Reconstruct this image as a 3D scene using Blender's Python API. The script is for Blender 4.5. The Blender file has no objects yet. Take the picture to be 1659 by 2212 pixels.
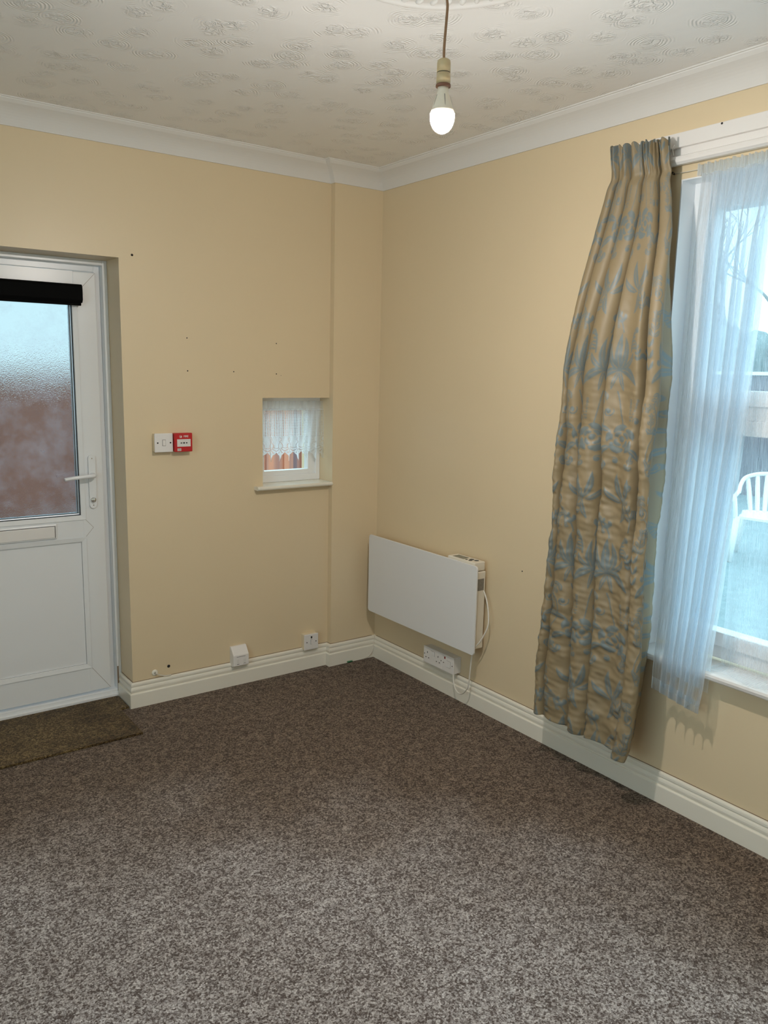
import bpy, bmesh, math, random
import numpy as np
from mathutils import Vector, Matrix

random.seed(7)
rng = np.random.default_rng(11)
S = bpy.context.scene
COL = S.collection

# ------------------------------------------------------------------ camera
W_PX, H_PX, F_PX = 1659, 2212, 1740.66
CX, CY, CZ, YAW, PITCH, ROLL = -2.5355, -3.5416, 1.5869, 0.6303, -0.1735, 0.0218
fwd = Vector((math.cos(PITCH)*math.sin(YAW), math.cos(PITCH)*math.cos(YAW), math.sin(PITCH)))
rgt = Vector((math.cos(YAW), -math.sin(YAW), 0.0))
upv = rgt.cross(fwd)
r2 = math.cos(ROLL)*rgt + math.sin(ROLL)*upv
u2 = -math.sin(ROLL)*rgt + math.cos(ROLL)*upv
cam_data = bpy.data.cameras.new('camera')
cam = bpy.data.objects.new('camera', cam_data)
COL.objects.link(cam)
m3 = Matrix((r2, u2, -fwd)).transposed()
cam.matrix_world = Matrix.Translation((CX, CY, CZ)) @ m3.to_4x4()
cam_data.sensor_fit = 'VERTICAL'
cam_data.sensor_height = 24.0
cam_data.lens = F_PX*24.0/H_PX
cam_data.clip_start = 0.02
S.camera = cam

# ------------------------------------------------------------------ world, lights, exposure
world = bpy.data.worlds.new('overcast_sky')
S.world = world
world.use_nodes = True
wn = world.node_tree
bg = wn.nodes['Background']
bg.inputs['Color'].default_value = (0.62, 0.90, 1.0, 1)
bg.inputs['Strength'].default_value = 2.8
world.cycles.sampling_method = 'NONE'     # the sky only enters through small openings
BULB_STRENGTH = 930.0
BULB_COLOR = (1.0, 0.92, 0.84)

def area_light(name, loc, rot, sx, sy, power, color):
    l = bpy.data.lights.new(name, 'AREA')
    l.shape = 'RECTANGLE'; l.size = sx; l.size_y = sy
    l.energy = power; l.color = color
    o = bpy.data.objects.new(name, l)
    o.location = loc; o.rotation_euler = rot
    COL.objects.link(o)
    return o
# fill light added outside an invented window in the left wall
area_light('side_fill_light', (-4.55, -2.95, 1.6), (0, math.radians(-90), 0), 1.9, 2.2, 22.0, (0.80, 0.90, 1.0))

S.view_settings.view_transform = 'Standard'
S.view_settings.look = 'None'
S.view_settings.gamma = 1.0
S.view_settings.exposure = 0.0
S.view_settings.use_curve_mapping = False
S.render.engine = 'CYCLES'
try:
    S.cycles.use_denoising = True
    S.cycles.use_light_tree = False
    S.cycles.denoiser = 'OPENIMAGEDENOISE'
    S.cycles.max_bounces = 12
    S.cycles.diffuse_bounces = 6
    S.cycles.transmission_bounces = 8
    S.cycles.transparent_max_bounces = 24
    S.cycles.sample_clamp_indirect = 30.0
    S.cycles.blur_glossy = 0.6
except Exception:
    pass

# ------------------------------------------------------------------ material helpers
def new_mat(name):
    m = bpy.data.materials.new(name); m.use_nodes = True
    nt = m.node_tree
    return m, nt, nt.nodes['Principled BSDF']

def simple(name, col, rough=0.5, metal=0.0, spec=0.5, noise=0.0, nscale=40.0, bump=0.0, bscale=80.0, trans=0.0, coat=0.0):
    m, nt, p = new_mat(name)
    p.inputs['Base Color'].default_value = (*col, 1)
    p.inputs['Roughness'].default_value = rough
    p.inputs['Metallic'].default_value = metal
    p.inputs['Specular IOR Level'].default_value = spec
    p.inputs['Coat Weight'].default_value = coat
    tc = nt.nodes.new('ShaderNodeTexCoord')
    if noise > 0:
        n = nt.nodes.new('ShaderNodeTexNoise'); n.inputs['Scale'].default_value = nscale
        n.inputs['Detail'].default_value = 5
        nt.links.new(tc.outputs['Object'], n.inputs['Vector'])
        mx = nt.nodes.new('ShaderNodeMix'); mx.data_type = 'RGBA'
        mx.inputs['A'].default_value = (*[c*(1-noise) for c in col], 1)
        mx.inputs['B'].default_value = (*[min(1, c*(1+noise)) for c in col], 1)
        nt.links.new(n.outputs['Fac'], mx.inputs['Factor'])
        nt.links.new(mx.outputs['Result'], p.inputs['Base Color'])
    if bump > 0:
        n = nt.nodes.new('ShaderNodeTexNoise'); n.inputs['Scale'].default_value = bscale
        n.inputs['Detail'].default_value = 4
        nt.links.new(tc.outputs['Object'], n.inputs['Vector'])
        b = nt.nodes.new('ShaderNodeBump'); b.inputs['Strength'].default_value = 0.5
        b.inputs['Distance'].default_value = bump
        nt.links.new(n.outputs['Fac'], b.inputs['Height'])
        nt.links.new(b.outputs['Normal'], p.inputs['Normal'])
    return m

def nd(nt, typ, **kw):
    n = nt.nodes.new(typ)
    for k, v in kw.items():
        setattr(n, k, v)
    return n
def math_node(nt, op, a, b=None, c=None, clamp=False):
    n = nt.nodes.new('ShaderNodeMath'); n.operation = op; n.use_clamp = clamp
    for i, v in enumerate((a, b, c)):
        if v is None: continue
        if isinstance(v, (int, float)): n.inputs[i].default_value = v
        else: nt.links.new(v, n.inputs[i])
    return n.outputs[0]

M = {}
M['wall'] = simple('magnolia_wall_paint', (0.725, 0.59, 0.39), 0.38, spec=0.45, noise=0.025, nscale=2.5, bump=0.0012, bscale=14)
M['gloss'] = simple('cream_gloss_paint', (0.80, 0.76, 0.66), 0.22, spec=0.5, noise=0.02, nscale=6, bump=0.0006, bscale=30)
M['cove'] = simple('matt_white_coving_paint', (0.79, 0.775, 0.75), 0.65, spec=0.3, noise=0.015, nscale=3)
M['upvc'] = simple('white_plastic_frame', (0.80, 0.81, 0.82), 0.28, noise=0.01, nscale=4)
M['trimwhite'] = simple('white_painted_wood', (0.80, 0.77, 0.74), 0.32, noise=0.02, nscale=8, bump=0.0006, bscale=40)
M['plate'] = simple('white_moulded_plastic', (0.78, 0.75, 0.72), 0.3)
M['cream_box'] = simple('cream_painted_back_box', (0.76, 0.66, 0.48), 0.4)
M['dark'] = simple('dark_void', (0.012, 0.010, 0.009), 0.8)
M['seam'] = simple('brown_gap_filler', (0.22, 0.15, 0.09), 0.8)  # flat brown for paint cracks, mitre joints and flaked paint
M['chrome'] = simple('chrome', (0.75, 0.74, 0.72), 0.12, metal=1)
M['black'] = simple('black_aluminium', (0.003, 0.003, 0.003), 0.8, spec=0.08)
M['gasket'] = simple('dark_rubber_gasket', (0.03, 0.035, 0.045), 0.5)
M['spacer'] = simple('aluminium_glazing_spacer', (0.5, 0.55, 0.6), 0.35, metal=0.6)
M['heater'] = simple('satin_white_heater_panel', (0.74, 0.735, 0.73), 0.42, spec=0.4)
M['heater_body'] = simple('cream_white_heater_body', (0.75, 0.69, 0.58), 0.45)
M['red'] = simple('red_plastic', (0.50, 0.012, 0.014), 0.35)
M['red_neon'] = simple('dark_red_lens', (0.22, 0.01, 0.01), 0.2)
M['wire'] = simple('white_cable_sheath', (0.72, 0.68, 0.60), 0.4)
M['green'] = simple('green_connector_plastic', (0.02, 0.16, 0.06), 0.4)
M['cord'] = simple('brown_braided_flex', (0.30, 0.17, 0.09), 0.8, noise=0.2, nscale=300)
M['holder'] = simple('aged_cream_plastic', (0.55, 0.43, 0.24), 0.4, noise=0.05, nscale=60)
M['holder_ring'] = simple('scorched_brown_ring', (0.16, 0.07, 0.035), 0.5)
M['bulb_body'] = simple('white_bulb_casing', (0.78, 0.70, 0.56), 0.4)
M['lcd'] = simple('grey_lcd', (0.16, 0.17, 0.14), 0.25)
M['button'] = simple('dark_grey_buttons', (0.06, 0.06, 0.06), 0.5)
M['sticker'] = simple('grey_rating_sticker', (0.22, 0.20, 0.17), 0.5, noise=0.5, nscale=260)
M['ink'] = simple('grey_printing_ink', (0.14, 0.12, 0.11), 0.7)
M['label_white'] = simple('white_printed_label', (0.72, 0.70, 0.66), 0.4)
M['chair'] = simple('white_garden_plastic', (0.85, 0.87, 0.87), 0.35)
M['bark'] = simple('wet_grey_bark', (0.16, 0.17, 0.17), 0.8, noise=0.3, nscale=20)
M['render'] = simple('outside_render', (0.55, 0.50, 0.45), 0.9, noise=0.1)

def carpet_mat(name, dark, mid, light, scale, blot, blotcol=None, bumpd=0.004, radial_tint=False):
    m, nt, p = new_mat(name)
    p.inputs['Roughness'].default_value = 0.95
    p.inputs['Specular IOR Level'].default_value = 0.08
    p.inputs['Sheen Weight'].default_value = 0.12
    tc = nd(nt, 'ShaderNodeTexCoord')
    n1 = nd(nt, 'ShaderNodeTexNoise'); n1.inputs['Scale'].default_value = scale; n1.inputs['Detail'].default_value = 3
    n1.inputs['Roughness'].default_value = 0.75
    nt.links.new(tc.outputs['Object'], n1.inputs['Vector'])
    n2 = nd(nt, 'ShaderNodeTexNoise'); n2.inputs['Scale'].default_value = scale*0.12; n2.inputs['Detail'].default_value = 4
    nt.links.new(tc.outputs['Object'], n2.inputs['Vector'])
    v = nd(nt, 'ShaderNodeTexVoronoi'); v.inputs['Scale'].default_value = scale*0.8
    nt.links.new(tc.outputs['Object'], v.inputs['Vector'])
    sepv = nd(nt, 'ShaderNodeSeparateColor'); nt.links.new(v.outputs['Color'], sepv.inputs[0])
    f = math_node(nt, 'MULTIPLY', sepv.outputs[0], 0.26)
    f = math_node(nt, 'ADD', f, math_node(nt, 'MULTIPLY', n1.outputs['Fac'], 0.85))
    f = math_node(nt, 'ADD', f, math_node(nt, 'MULTIPLY_ADD', n2.outputs['Fac'], 0.25, -0.24))
    r = nd(nt, 'ShaderNodeValToRGB')
    e = r.color_ramp.elements
    e[0].position = 0.33; e[0].color = (*dark, 1)
    e[1].position = 0.72; e[1].color = (*light, 1)
    k = e.new(0.50); k.color = (*mid, 1)
    nt.links.new(f, r.inputs[0])
    out = r.outputs['Color']
    # worn and soiled patches
    n3 = nd(nt, 'ShaderNodeTexNoise'); n3.inputs['Scale'].default_value = blot; n3.inputs['Detail'].default_value = 5
    nt.links.new(tc.outputs['Object'], n3.inputs['Vector'])
    rr = nd(nt, 'ShaderNodeMapRange'); rr.inputs['From Min'].default_value = 0.38; rr.inputs['From Max'].default_value = 0.62
    rr.inputs['To Min'].default_value = 0.0; rr.inputs['To Max'].default_value = 1.0
    nt.links.new(n3.outputs['Fac'], rr.inputs['Value'])
    mx = nd(nt, 'ShaderNodeMix', data_type='RGBA', blend_type='MULTIPLY')
    nt.links.new(rr.outputs[0], mx.inputs['Factor'])
    nt.links.new(out, mx.inputs['A'])
    mx.inputs['B'].default_value = (*(blotcol or (0.88, 0.86, 0.84)), 1)
    nt.links.new(mx.outputs['Result'], p.inputs['Base Color'])
    if radial_tint:
        # pile turns darker and browner away from mid-room, with a ragged edge
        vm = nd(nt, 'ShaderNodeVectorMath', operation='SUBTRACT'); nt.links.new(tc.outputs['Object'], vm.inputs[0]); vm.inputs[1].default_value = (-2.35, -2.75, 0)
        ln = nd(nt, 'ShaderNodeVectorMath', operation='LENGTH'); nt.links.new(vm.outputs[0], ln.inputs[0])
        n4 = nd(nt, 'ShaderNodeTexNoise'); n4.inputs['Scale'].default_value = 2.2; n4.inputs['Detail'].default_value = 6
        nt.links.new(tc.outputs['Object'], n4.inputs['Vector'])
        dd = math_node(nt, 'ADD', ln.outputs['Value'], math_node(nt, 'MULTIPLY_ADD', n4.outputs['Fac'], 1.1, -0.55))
        tint_mr = nd(nt, 'ShaderNodeMapRange', interpolation_type='SMOOTHSTEP'); tint_mr.inputs['From Min'].default_value = 1.35; tint_mr.inputs['From Max'].default_value = 2.35
        nt.links.new(dd, tint_mr.inputs['Value'])
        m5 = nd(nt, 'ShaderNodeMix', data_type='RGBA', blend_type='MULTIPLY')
        nt.links.new(tint_mr.outputs[0], m5.inputs['Factor']); nt.links.new(mx.outputs['Result'], m5.inputs['A'])
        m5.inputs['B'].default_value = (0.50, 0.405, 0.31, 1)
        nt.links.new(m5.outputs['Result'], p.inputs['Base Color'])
    b = nd(nt, 'ShaderNodeBump'); b.inputs['Strength'].default_value = 0.7; b.inputs['Distance'].default_value = bumpd
    nt.links.new(n1.outputs['Fac'], b.inputs['Height'])
    nt.links.new(b.outputs['Normal'], p.inputs['Normal'])
    return m
M['carpet'] = carpet_mat('grey_brown_flecked_carpet', (0.085, 0.064, 0.056), (0.37, 0.335, 0.325), (0.80, 0.76, 0.75), 210, 1.6, radial_tint=True)
M['mat'] = carpet_mat('worn_brown_barrier_mat', (0.045, 0.028, 0.010), (0.17, 0.112, 0.045), (0.38, 0.28, 0.13), 190, 3.0, (0.55, 0.50, 0.45), 0.006)

def ceiling_mat():
    m, nt, p = new_mat('textured_white_ceiling_plaster')
    p.inputs['Base Color'].default_value = (0.90, 0.895, 0.885, 1)
    p.inputs['Roughness'].default_value = 0.55
    p.inputs['Specular IOR Level'].default_value = 0.35
    tc = nd(nt, 'ShaderNodeTexCoord')
    # slight domain warp
    nw = nd(nt, 'ShaderNodeTexNoise'); nw.inputs['Scale'].default_value = 9.0; nw.inputs['Detail'].default_value = 2
    nt.links.new(tc.outputs['Object'], nw.inputs['Vector'])
    vm = nd(nt, 'ShaderNodeVectorMath', operation='MULTIPLY_ADD')
    nt.links.new(nw.outputs['Color'], vm.inputs[0]); vm.inputs[1].default_value = (0.03, 0.03, 0); 
    nt.links.new(tc.outputs['Object'], vm.inputs[2])
    v = nd(nt, 'ShaderNodeTexVoronoi', voronoi_dimensions='2D'); v.inputs['Scale'].default_value = 7.2; v.inputs['Randomness'].default_value = 0.85
    nt.links.new(vm.outputs[0], v.inputs['Vector'])
    d = v.outputs['Distance']      # in cell units
    sep = nd(nt, 'ShaderNodeSeparateColor'); nt.links.new(v.outputs['Color'], sep.inputs[0])
    # concentric comb rings
    ring = math_node(nt, 'SINE', math_node(nt, 'MULTIPLY', d, 88.0))
    band = nd(nt, 'ShaderNodeMapRange', interpolation_type='SMOOTHSTEP'); band.inputs['From Min'].default_value = 0.16; band.inputs['From Max'].default_value = 0.26
    nt.links.new(d, band.inputs['Value'])
    band2 = nd(nt, 'ShaderNodeMapRange', interpolation_type='SMOOTHSTEP'); band2.inputs['From Min'].default_value = 0.42; band2.inputs['From Max'].default_value = 0.56
    band2.inputs['To Min'].default_value = 1.0; band2.inputs['To Max'].default_value = 0.0
    nt.links.new(d, band2.inputs['Value'])
    nm = nd(nt, 'ShaderNodeTexNoise'); nm.inputs['Scale'].default_value = 11.0
    nt.links.new(tc.outputs['Object'], nm.inputs['Vector'])
    msk = nd(nt, 'ShaderNodeMapRange', interpolation_type='SMOOTHSTEP'); msk.inputs['From Min'].default_value = 0.47; msk.inputs['From Max'].default_value = 0.60
    nt.links.new(nm.outputs['Fac'], msk.inputs['Value'])
    rg = math_node(nt, 'MULTIPLY', math_node(nt, 'MULTIPLY', ring, band.outputs[0]), math_node(nt, 'MULTIPLY', band2.outputs[0], msk.outputs[0]))
    # clumped splats at the centre of each swirl
    nc = nd(nt, 'ShaderNodeTexNoise'); nc.inputs['Scale'].default_value = 30.0; nc.inputs['Detail'].default_value = 3; nc.inputs['Distortion'].default_value = 1.6
    nt.links.new(tc.outputs['Object'], nc.inputs['Vector'])
    rdg = math_node(nt, 'SUBTRACT', 1.0, math_node(nt, 'MULTIPLY', math_node(nt, 'ABSOLUTE', math_node(nt, 'SUBTRACT', nc.outputs['Fac'], 0.5)), 8.0), clamp=True)
    cen = nd(nt, 'ShaderNodeMapRange', interpolation_type='SMOOTHSTEP'); cen.inputs['From Min'].default_value = 0.12; cen.inputs['From Max'].default_value = 0.36
    cen.inputs['To Min'].default_value = 1.0; cen.inputs['To Max'].default_value = 0.0
    nt.links.new(d, cen.inputs['Value'])
    spl = math_node(nt, 'MULTIPLY', rdg, cen.outputs[0])
    h = math_node(nt, 'ADD', math_node(nt, 'MULTIPLY', rg, 0.20), math_node(nt, 'MULTIPLY', spl, 0.62))
    nl = nd(nt, 'ShaderNodeTexNoise'); nl.inputs['Scale'].default_value = 3.5; nl.inputs['Detail'].default_value = 3
    nt.links.new(tc.outputs['Object'], nl.inputs['Vector'])
    h = math_node(nt, 'ADD', h, math_node(nt, 'MULTIPLY', nl.outputs['Fac'], 1.2))
    b = nd(nt, 'ShaderNodeBump'); b.inputs['Strength'].default_value = 1.0; b.inputs['Distance'].default_value = 0.0046
    nt.links.new(h, b.inputs['Height'])
    nt.links.new(b.outputs['Normal'], p.inputs['Normal'])
    return m
M['ceiling'] = ceiling_mat()

def clear_glass(name, drops=True, tint=(0.93, 0.98, 1.0)):
    m, nt, p = new_mat(name)
    nt.nodes.remove(p)
    out = nt.nodes['Material Output']
    tr = nd(nt, 'ShaderNodeBsdfTransparent'); tr.inputs['Color'].default_value = (*tint, 1)
    gl = nd(nt, 'ShaderNodeBsdfGlossy'); gl.inputs['Roughness'].default_value = 0.02
    mx = nd(nt, 'ShaderNodeMixShader'); mx.inputs[0].default_value = 0.06
    nt.links.new(tr.outputs[0], mx.inputs[1]); nt.links.new(gl.outputs[0], mx.inputs[2])
    res = mx.outputs[0]
    if drops:
        tc = nd(nt, 'ShaderNodeTexCoord')
        v = nd(nt, 'ShaderNodeTexVoronoi'); v.inputs['Scale'].default_value = 120.0
        nt.links.new(tc.outputs['Object'], v.inputs['Vector'])
        sp = nd(nt, 'ShaderNodeSeparateColor'); nt.links.new(v.outputs['Color'], sp.inputs[0])
        rad = math_node(nt, 'MULTIPLY', sp.outputs[0], 0.30)
        f = math_node(nt, 'MULTIPLY', math_node(nt, 'LESS_THAN', v.outputs['Distance'], rad), 0.6)
        tl = nd(nt, 'ShaderNodeBsdfTranslucent'); tl.inputs['Color'].default_value = (0.95, 0.98, 1, 1)
        m2 = nd(nt, 'ShaderNodeMixShader')
        nt.links.new(f, m2.inputs[0]); nt.links.new(res, m2.inputs[1]); nt.links.new(tl.outputs[0], m2.inputs[2])
        res = m2.outputs[0]
    nt.links.new(res, out.inputs['Surface'])
    return m
M['glass'] = clear_glass('rain_spotted_glass')
M['glass2'] = clear_glass('clear_glass', False)

def obscure_glass():
    m, nt, p = new_mat('obscured_stippled_glass')
    nt.nodes.remove(p)
    out = nt.nodes['Material Output']
    tc = nd(nt, 'ShaderNodeTexCoord')
    n = nd(nt, 'ShaderNodeTexNoise'); n.inputs['Scale'].default_value = 240; n.inputs['Detail'].default_value = 2
    nt.links.new(tc.outputs['Object'], n.inputs['Vector'])
    b = nd(nt, 'ShaderNodeBump'); b.inputs['Strength'].default_value = 0.6; b.inputs['Distance'].default_value = 0.0018
    nt.links.new(n.outputs['Fac'], b.inputs['Height'])
    rf = nd(nt, 'ShaderNodeBsdfRefraction'); rf.inputs['IOR'].default_value = 1.45; rf.inputs['Roughness'].default_value = 0.10
    rf.inputs['Color'].default_value = (0.36, 0.38, 0.38, 1)
    nt.links.new(b.outputs[0], rf.inputs['Normal'])
    tl = nd(nt, 'ShaderNodeBsdfTranslucent'); tl.inputs['Color'].default_value = (0.42, 0.40, 0.45, 1)
    # faint dirt and scratches catch the light
    n2 = nd(nt, 'ShaderNodeTexNoise'); n2.inputs['Scale'].default_value = 7; n2.inputs['Detail'].default_value = 8; n2.inputs['Roughness'].default_value = 0.7
    nt.links.new(tc.outputs['Object'], n2.inputs['Vector'])
    mr = nd(nt, 'ShaderNodeMapRange'); mr.inputs['From Min'].default_value = 0.45; mr.inputs['From Max'].default_value = 0.75
    mr.inputs['To Min'].default_value = 0.06; mr.inputs['To Max'].default_value = 0.34
    nt.links.new(n2.outputs['Fac'], mr.inputs['Value'])
    mx = nd(nt, 'ShaderNodeMixShader'); nt.links.new(mr.outputs[0], mx.inputs[0])
    nt.links.new(rf.outputs[0], mx.inputs[1]); nt.links.new(tl.outputs[0], mx.inputs[2])
    gl = nd(nt, 'ShaderNodeBsdfGlossy'); gl.inputs['Roughness'].default_value = 0.03
    m2 = nd(nt, 'ShaderNodeMixShader'); m2.inputs[0].default_value = 0.06
    nt.links.new(mx.outputs[0], m2.inputs[1]); nt.links.new(gl.outputs[0], m2.inputs[2])
    nt.links.new(m2.outputs[0], out.inputs['Surface'])
    return m
M['obscure'] = obscure_glass()

def net_mat(name, cover, slub=True):
    """sheer white voile: part open weave, part white yarn, with vertical slubs"""
    m, nt, p = new_mat(name)
    nt.nodes.remove(p)
    out = nt.nodes['Material Output']
    df = nd(nt, 'ShaderNodeBsdfDiffuse'); df.inputs['Color'].default_value = (0.88, 0.88, 0.90, 1)
    tl = nd(nt, 'ShaderNodeBsdfTranslucent'); tl.inputs['Color'].default_value = (0.84, 0.93, 1.0, 1)
    a = nd(nt, 'ShaderNodeMixShader'); a.inputs[0].default_value = 0.8
    nt.links.new(df.outputs[0], a.inputs[1]); nt.links.new(tl.outputs[0], a.inputs[2])
    tr = nd(nt, 'ShaderNodeBsdfTransparent')
    uv = nd(nt, 'ShaderNodeUVMap')
    mp = nd(nt, 'ShaderNodeMapping'); mp.inputs['Scale'].default_value = (900, 12, 1)
    nt.links.new(uv.outputs[0], mp.inputs[0])
    n = nd(nt, 'ShaderNodeTexNoise'); n.inputs['Scale'].default_value = 1.0; n.inputs['Detail'].default_value = 3
    nt.links.new(mp.outputs[0], n.inputs['Vector'])
    mr = nd(nt, 'ShaderNodeMapRange'); mr.inputs['From Min'].default_value = 0.36; mr.inputs['From Max'].default_value = 0.62
    mr.inputs['To Min'].default_value = max(0, cover-0.15); mr.inputs['To Max'].default_value = min(1, cover+0.15)
    nt.links.new(n.outputs['Fac'], mr.inputs['Value'])
    b = nd(nt, 'ShaderNodeMixShader'); nt.links.new(mr.outputs[0], b.inputs[0])
    nt.links.new(tr.outputs[0], b.inputs[1]); nt.links.new(a.outputs[0], b.inputs[2])
    nt.links.new(b.outputs[0], out.inputs['Surface'])
    return m
M['net'] = net_mat('gathered_white_voile', 0.52)
M['net_single'] = net_mat('single_layer_white_voile', 0.24)
M['net_hem'] = net_mat('doubled_voile_hem', 0.82)

def lace_mat():
    m, nt, p = new_mat('white_crochet_lace')
    nt.nodes.remove(p)
    out = nt.nodes['Material Output']
    df = nd(nt, 'ShaderNodeBsdfDiffuse'); df.inputs['Color'].default_value = (0.9, 0.92, 0.93, 1)
    tl = nd(nt, 'ShaderNodeBsdfTranslucent'); tl.inputs['Color'].default_value = (0.92, 0.96, 1, 1)
    a = nd(nt, 'ShaderNodeMixShader'); a.inputs[0].default_value = 0.9
    nt.links.new(df.outputs[0], a.inputs[1]); nt.links.new(tl.outputs[0], a.inputs[2])
    tr = nd(nt, 'ShaderNodeBsdfTransparent')
    at = nd(nt, 'ShaderNodeAttribute'); at.attribute_name = 'lace'
    b = nd(nt, 'ShaderNodeMixShader'); nt.links.new(at.outputs['Fac'], b.inputs[0])
    nt.links.new(tr.outputs[0], b.inputs[1]); nt.links.new(a.outputs[0], b.inputs[2])
    nt.links.new(b.outputs[0], out.inputs['Surface'])
    return m
M['lace'] = lace_mat()

def damask_mat():
    m, nt, p = new_mat('gold_and_blue_grey_damask')
    at = nd(nt, 'ShaderNodeAttribute'); at.attribute_name = 'motif'
    mx = nd(nt, 'ShaderNodeMix', data_type='RGBA')
    nt.links.new(at.outputs['Fac'], mx.inputs['Factor'])
    mx.inputs['A'].default_value = (0.27, 0.205, 0.115, 1)
    mx.inputs['B'].default_value = (0.15, 0.178, 0.175, 1)
    nt.links.new(mx.outputs['Result'], p.inputs['Base Color'])
    mr = nd(nt, 'ShaderNodeMapRange'); mr.inputs['To Min'].default_value = 0.54; mr.inputs['To Max'].default_value = 0.44
    nt.links.new(at.outputs['Fac'], mr.inputs['Value'])
    nt.links.new(mr.outputs[0], p.inputs['Roughness'])
    p.inputs['Specular IOR Level'].default_value = 0.6
    uv = nd(nt, 'ShaderNodeUVMap')
    mp = nd(nt, 'ShaderNodeMapping'); mp.inputs['Scale'].default_value = (500, 60, 1)
    nt.links.new(uv.outputs[0], mp.inputs[0])
    n = nd(nt, 'ShaderNodeTexNoise'); n.inputs['Scale'].default_value = 1.0
    nt.links.new(mp.outputs[0], n.inputs['Vector'])
    b = nd(nt, 'ShaderNodeBump'); b.inputs['Strength'].default_value = 0.25; b.inputs['Distance'].default_value = 0.0006
    nt.links.new(n.outputs['Fac'], b.inputs['Height']); nt.links.new(b.outputs[0], p.inputs['Normal'])
    return m
M['damask'] = damask_mat()

def emis(name, col, strength):
    m, nt, p = new_mat(name)
    nt.nodes.remove(p)
    e = nd(nt, 'ShaderNodeEmission'); e.inputs[0].default_value = (*col, 1); e.inputs[1].default_value = strength
    nt.links.new(e.outputs[0], nt.nodes['Material Output'].inputs['Surface'])
    return m
M['bulb'] = emis('lit_bulb_dome', BULB_COLOR, BULB_STRENGTH)
# the diodes face down inside the dome, so its tip is brighter than its flanks
_nt = M['bulb'].node_tree
_g = nd(_nt, 'ShaderNodeNewGeometry'); _sx = nd(_nt, 'ShaderNodeSeparateXYZ'); _nt.links.new(_g.outputs['True Normal'], _sx.inputs[0])
_mr = nd(_nt, 'ShaderNodeMapRange'); _mr.inputs['From Min'].default_value = 0.0; _mr.inputs['From Max'].default_value = -1.0
_mr.inputs['To Min'].default_value = BULB_STRENGTH*0.42; _mr.inputs['To Max'].default_value = BULB_STRENGTH*3.0
_nt.links.new(_sx.outputs['Z'], _mr.inputs['Value']); _nt.links.new(_mr.outputs[0], _nt.nodes['Emission'].inputs[1])

def grass_mat():
    return simple('rain_wet_lawn', (0.24, 0.32, 0.34), 0.55, noise=0.35, nscale=9, bump=0.03, bscale=60)
M['grass'] = grass_mat()
M['yard'] = simple('grey_yard_paving', (0.30, 0.28, 0.27), 0.7, noise=0.2, nscale=5)
M['fence'] = simple('red_brown_stained_timber', (0.40, 0.15, 0.12), 0.6, noise=0.35, nscale=9)
_m = M['fence']; _nt = _m.node_tree; _p = _nt.nodes['Principled BSDF']
_tc = nd(_nt, 'ShaderNodeTexCoord'); _mp = nd(_nt, 'ShaderNodeMapping'); _mp.inputs['Scale'].default_value = (10.0, 0.5, 0.12)
_nt.links.new(_tc.outputs['Object'], _mp.inputs[0])
_n = nd(_nt, 'ShaderNodeTexNoise'); _n.inputs['Scale'].default_value = 1.0; _nt.links.new(_mp.outputs[0], _n.inputs['Vector'])
_r = nd(_nt, 'ShaderNodeValToRGB'); _e = _r.color_ramp.elements
_e[0].position = 0.36; _e[0].color = (0.20, 0.105, 0.11, 1); _e[1].position = 0.62; _e[1].color = (0.62, 0.22, 0.12, 1)
_nt.links.new(_n.outputs['Fac'], _r.inputs[0]); _nt.links.new(_r.outputs[0], _p.inputs['Base Color'])
M['fence_grey'] = simple('purple_grey_fence_timber', (0.13, 0.115, 0.14), 0.7, noise=0.2, nscale=8)
M['hedge'] = simple('blue_grey_winter_hedge', (0.16, 0.22, 0.22), 0.8, noise=0.5, nscale=8, bump=0.08, bscale=9)

# ------------------------------------------------------------------ geometry helpers
def tag(o, label=None, cat=None, group=None, kind=None):
    if label: o['label'] = label
    if cat: o['category'] = cat
    if group: o['group'] = group
    if kind: o['kind'] = kind
    return o

def empty(name, loc=(0, 0, 0)):
    o = bpy.data.objects.new(name, None)
    o.empty_display_size = 0.05
    o.location = loc
    COL.objects.link(o)
    return o

def link(name, me, mat, parent=None, smooth=False, wn_=False):
    if mat is not None: me.materials.append(mat)
    if smooth:
        me.polygons.foreach_set('use_smooth', [True]*len(me.polygons))
    o = bpy.data.objects.new(name, me)
    COL.objects.link(o)
    if parent is not None:
        o.parent = parent
        pl = parent.location
        t = Vector(parent.location)
        if parent.parent is not None: t = t + Vector(parent.parent.location)
        o.location = -t if True else o.location
    return o

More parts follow.
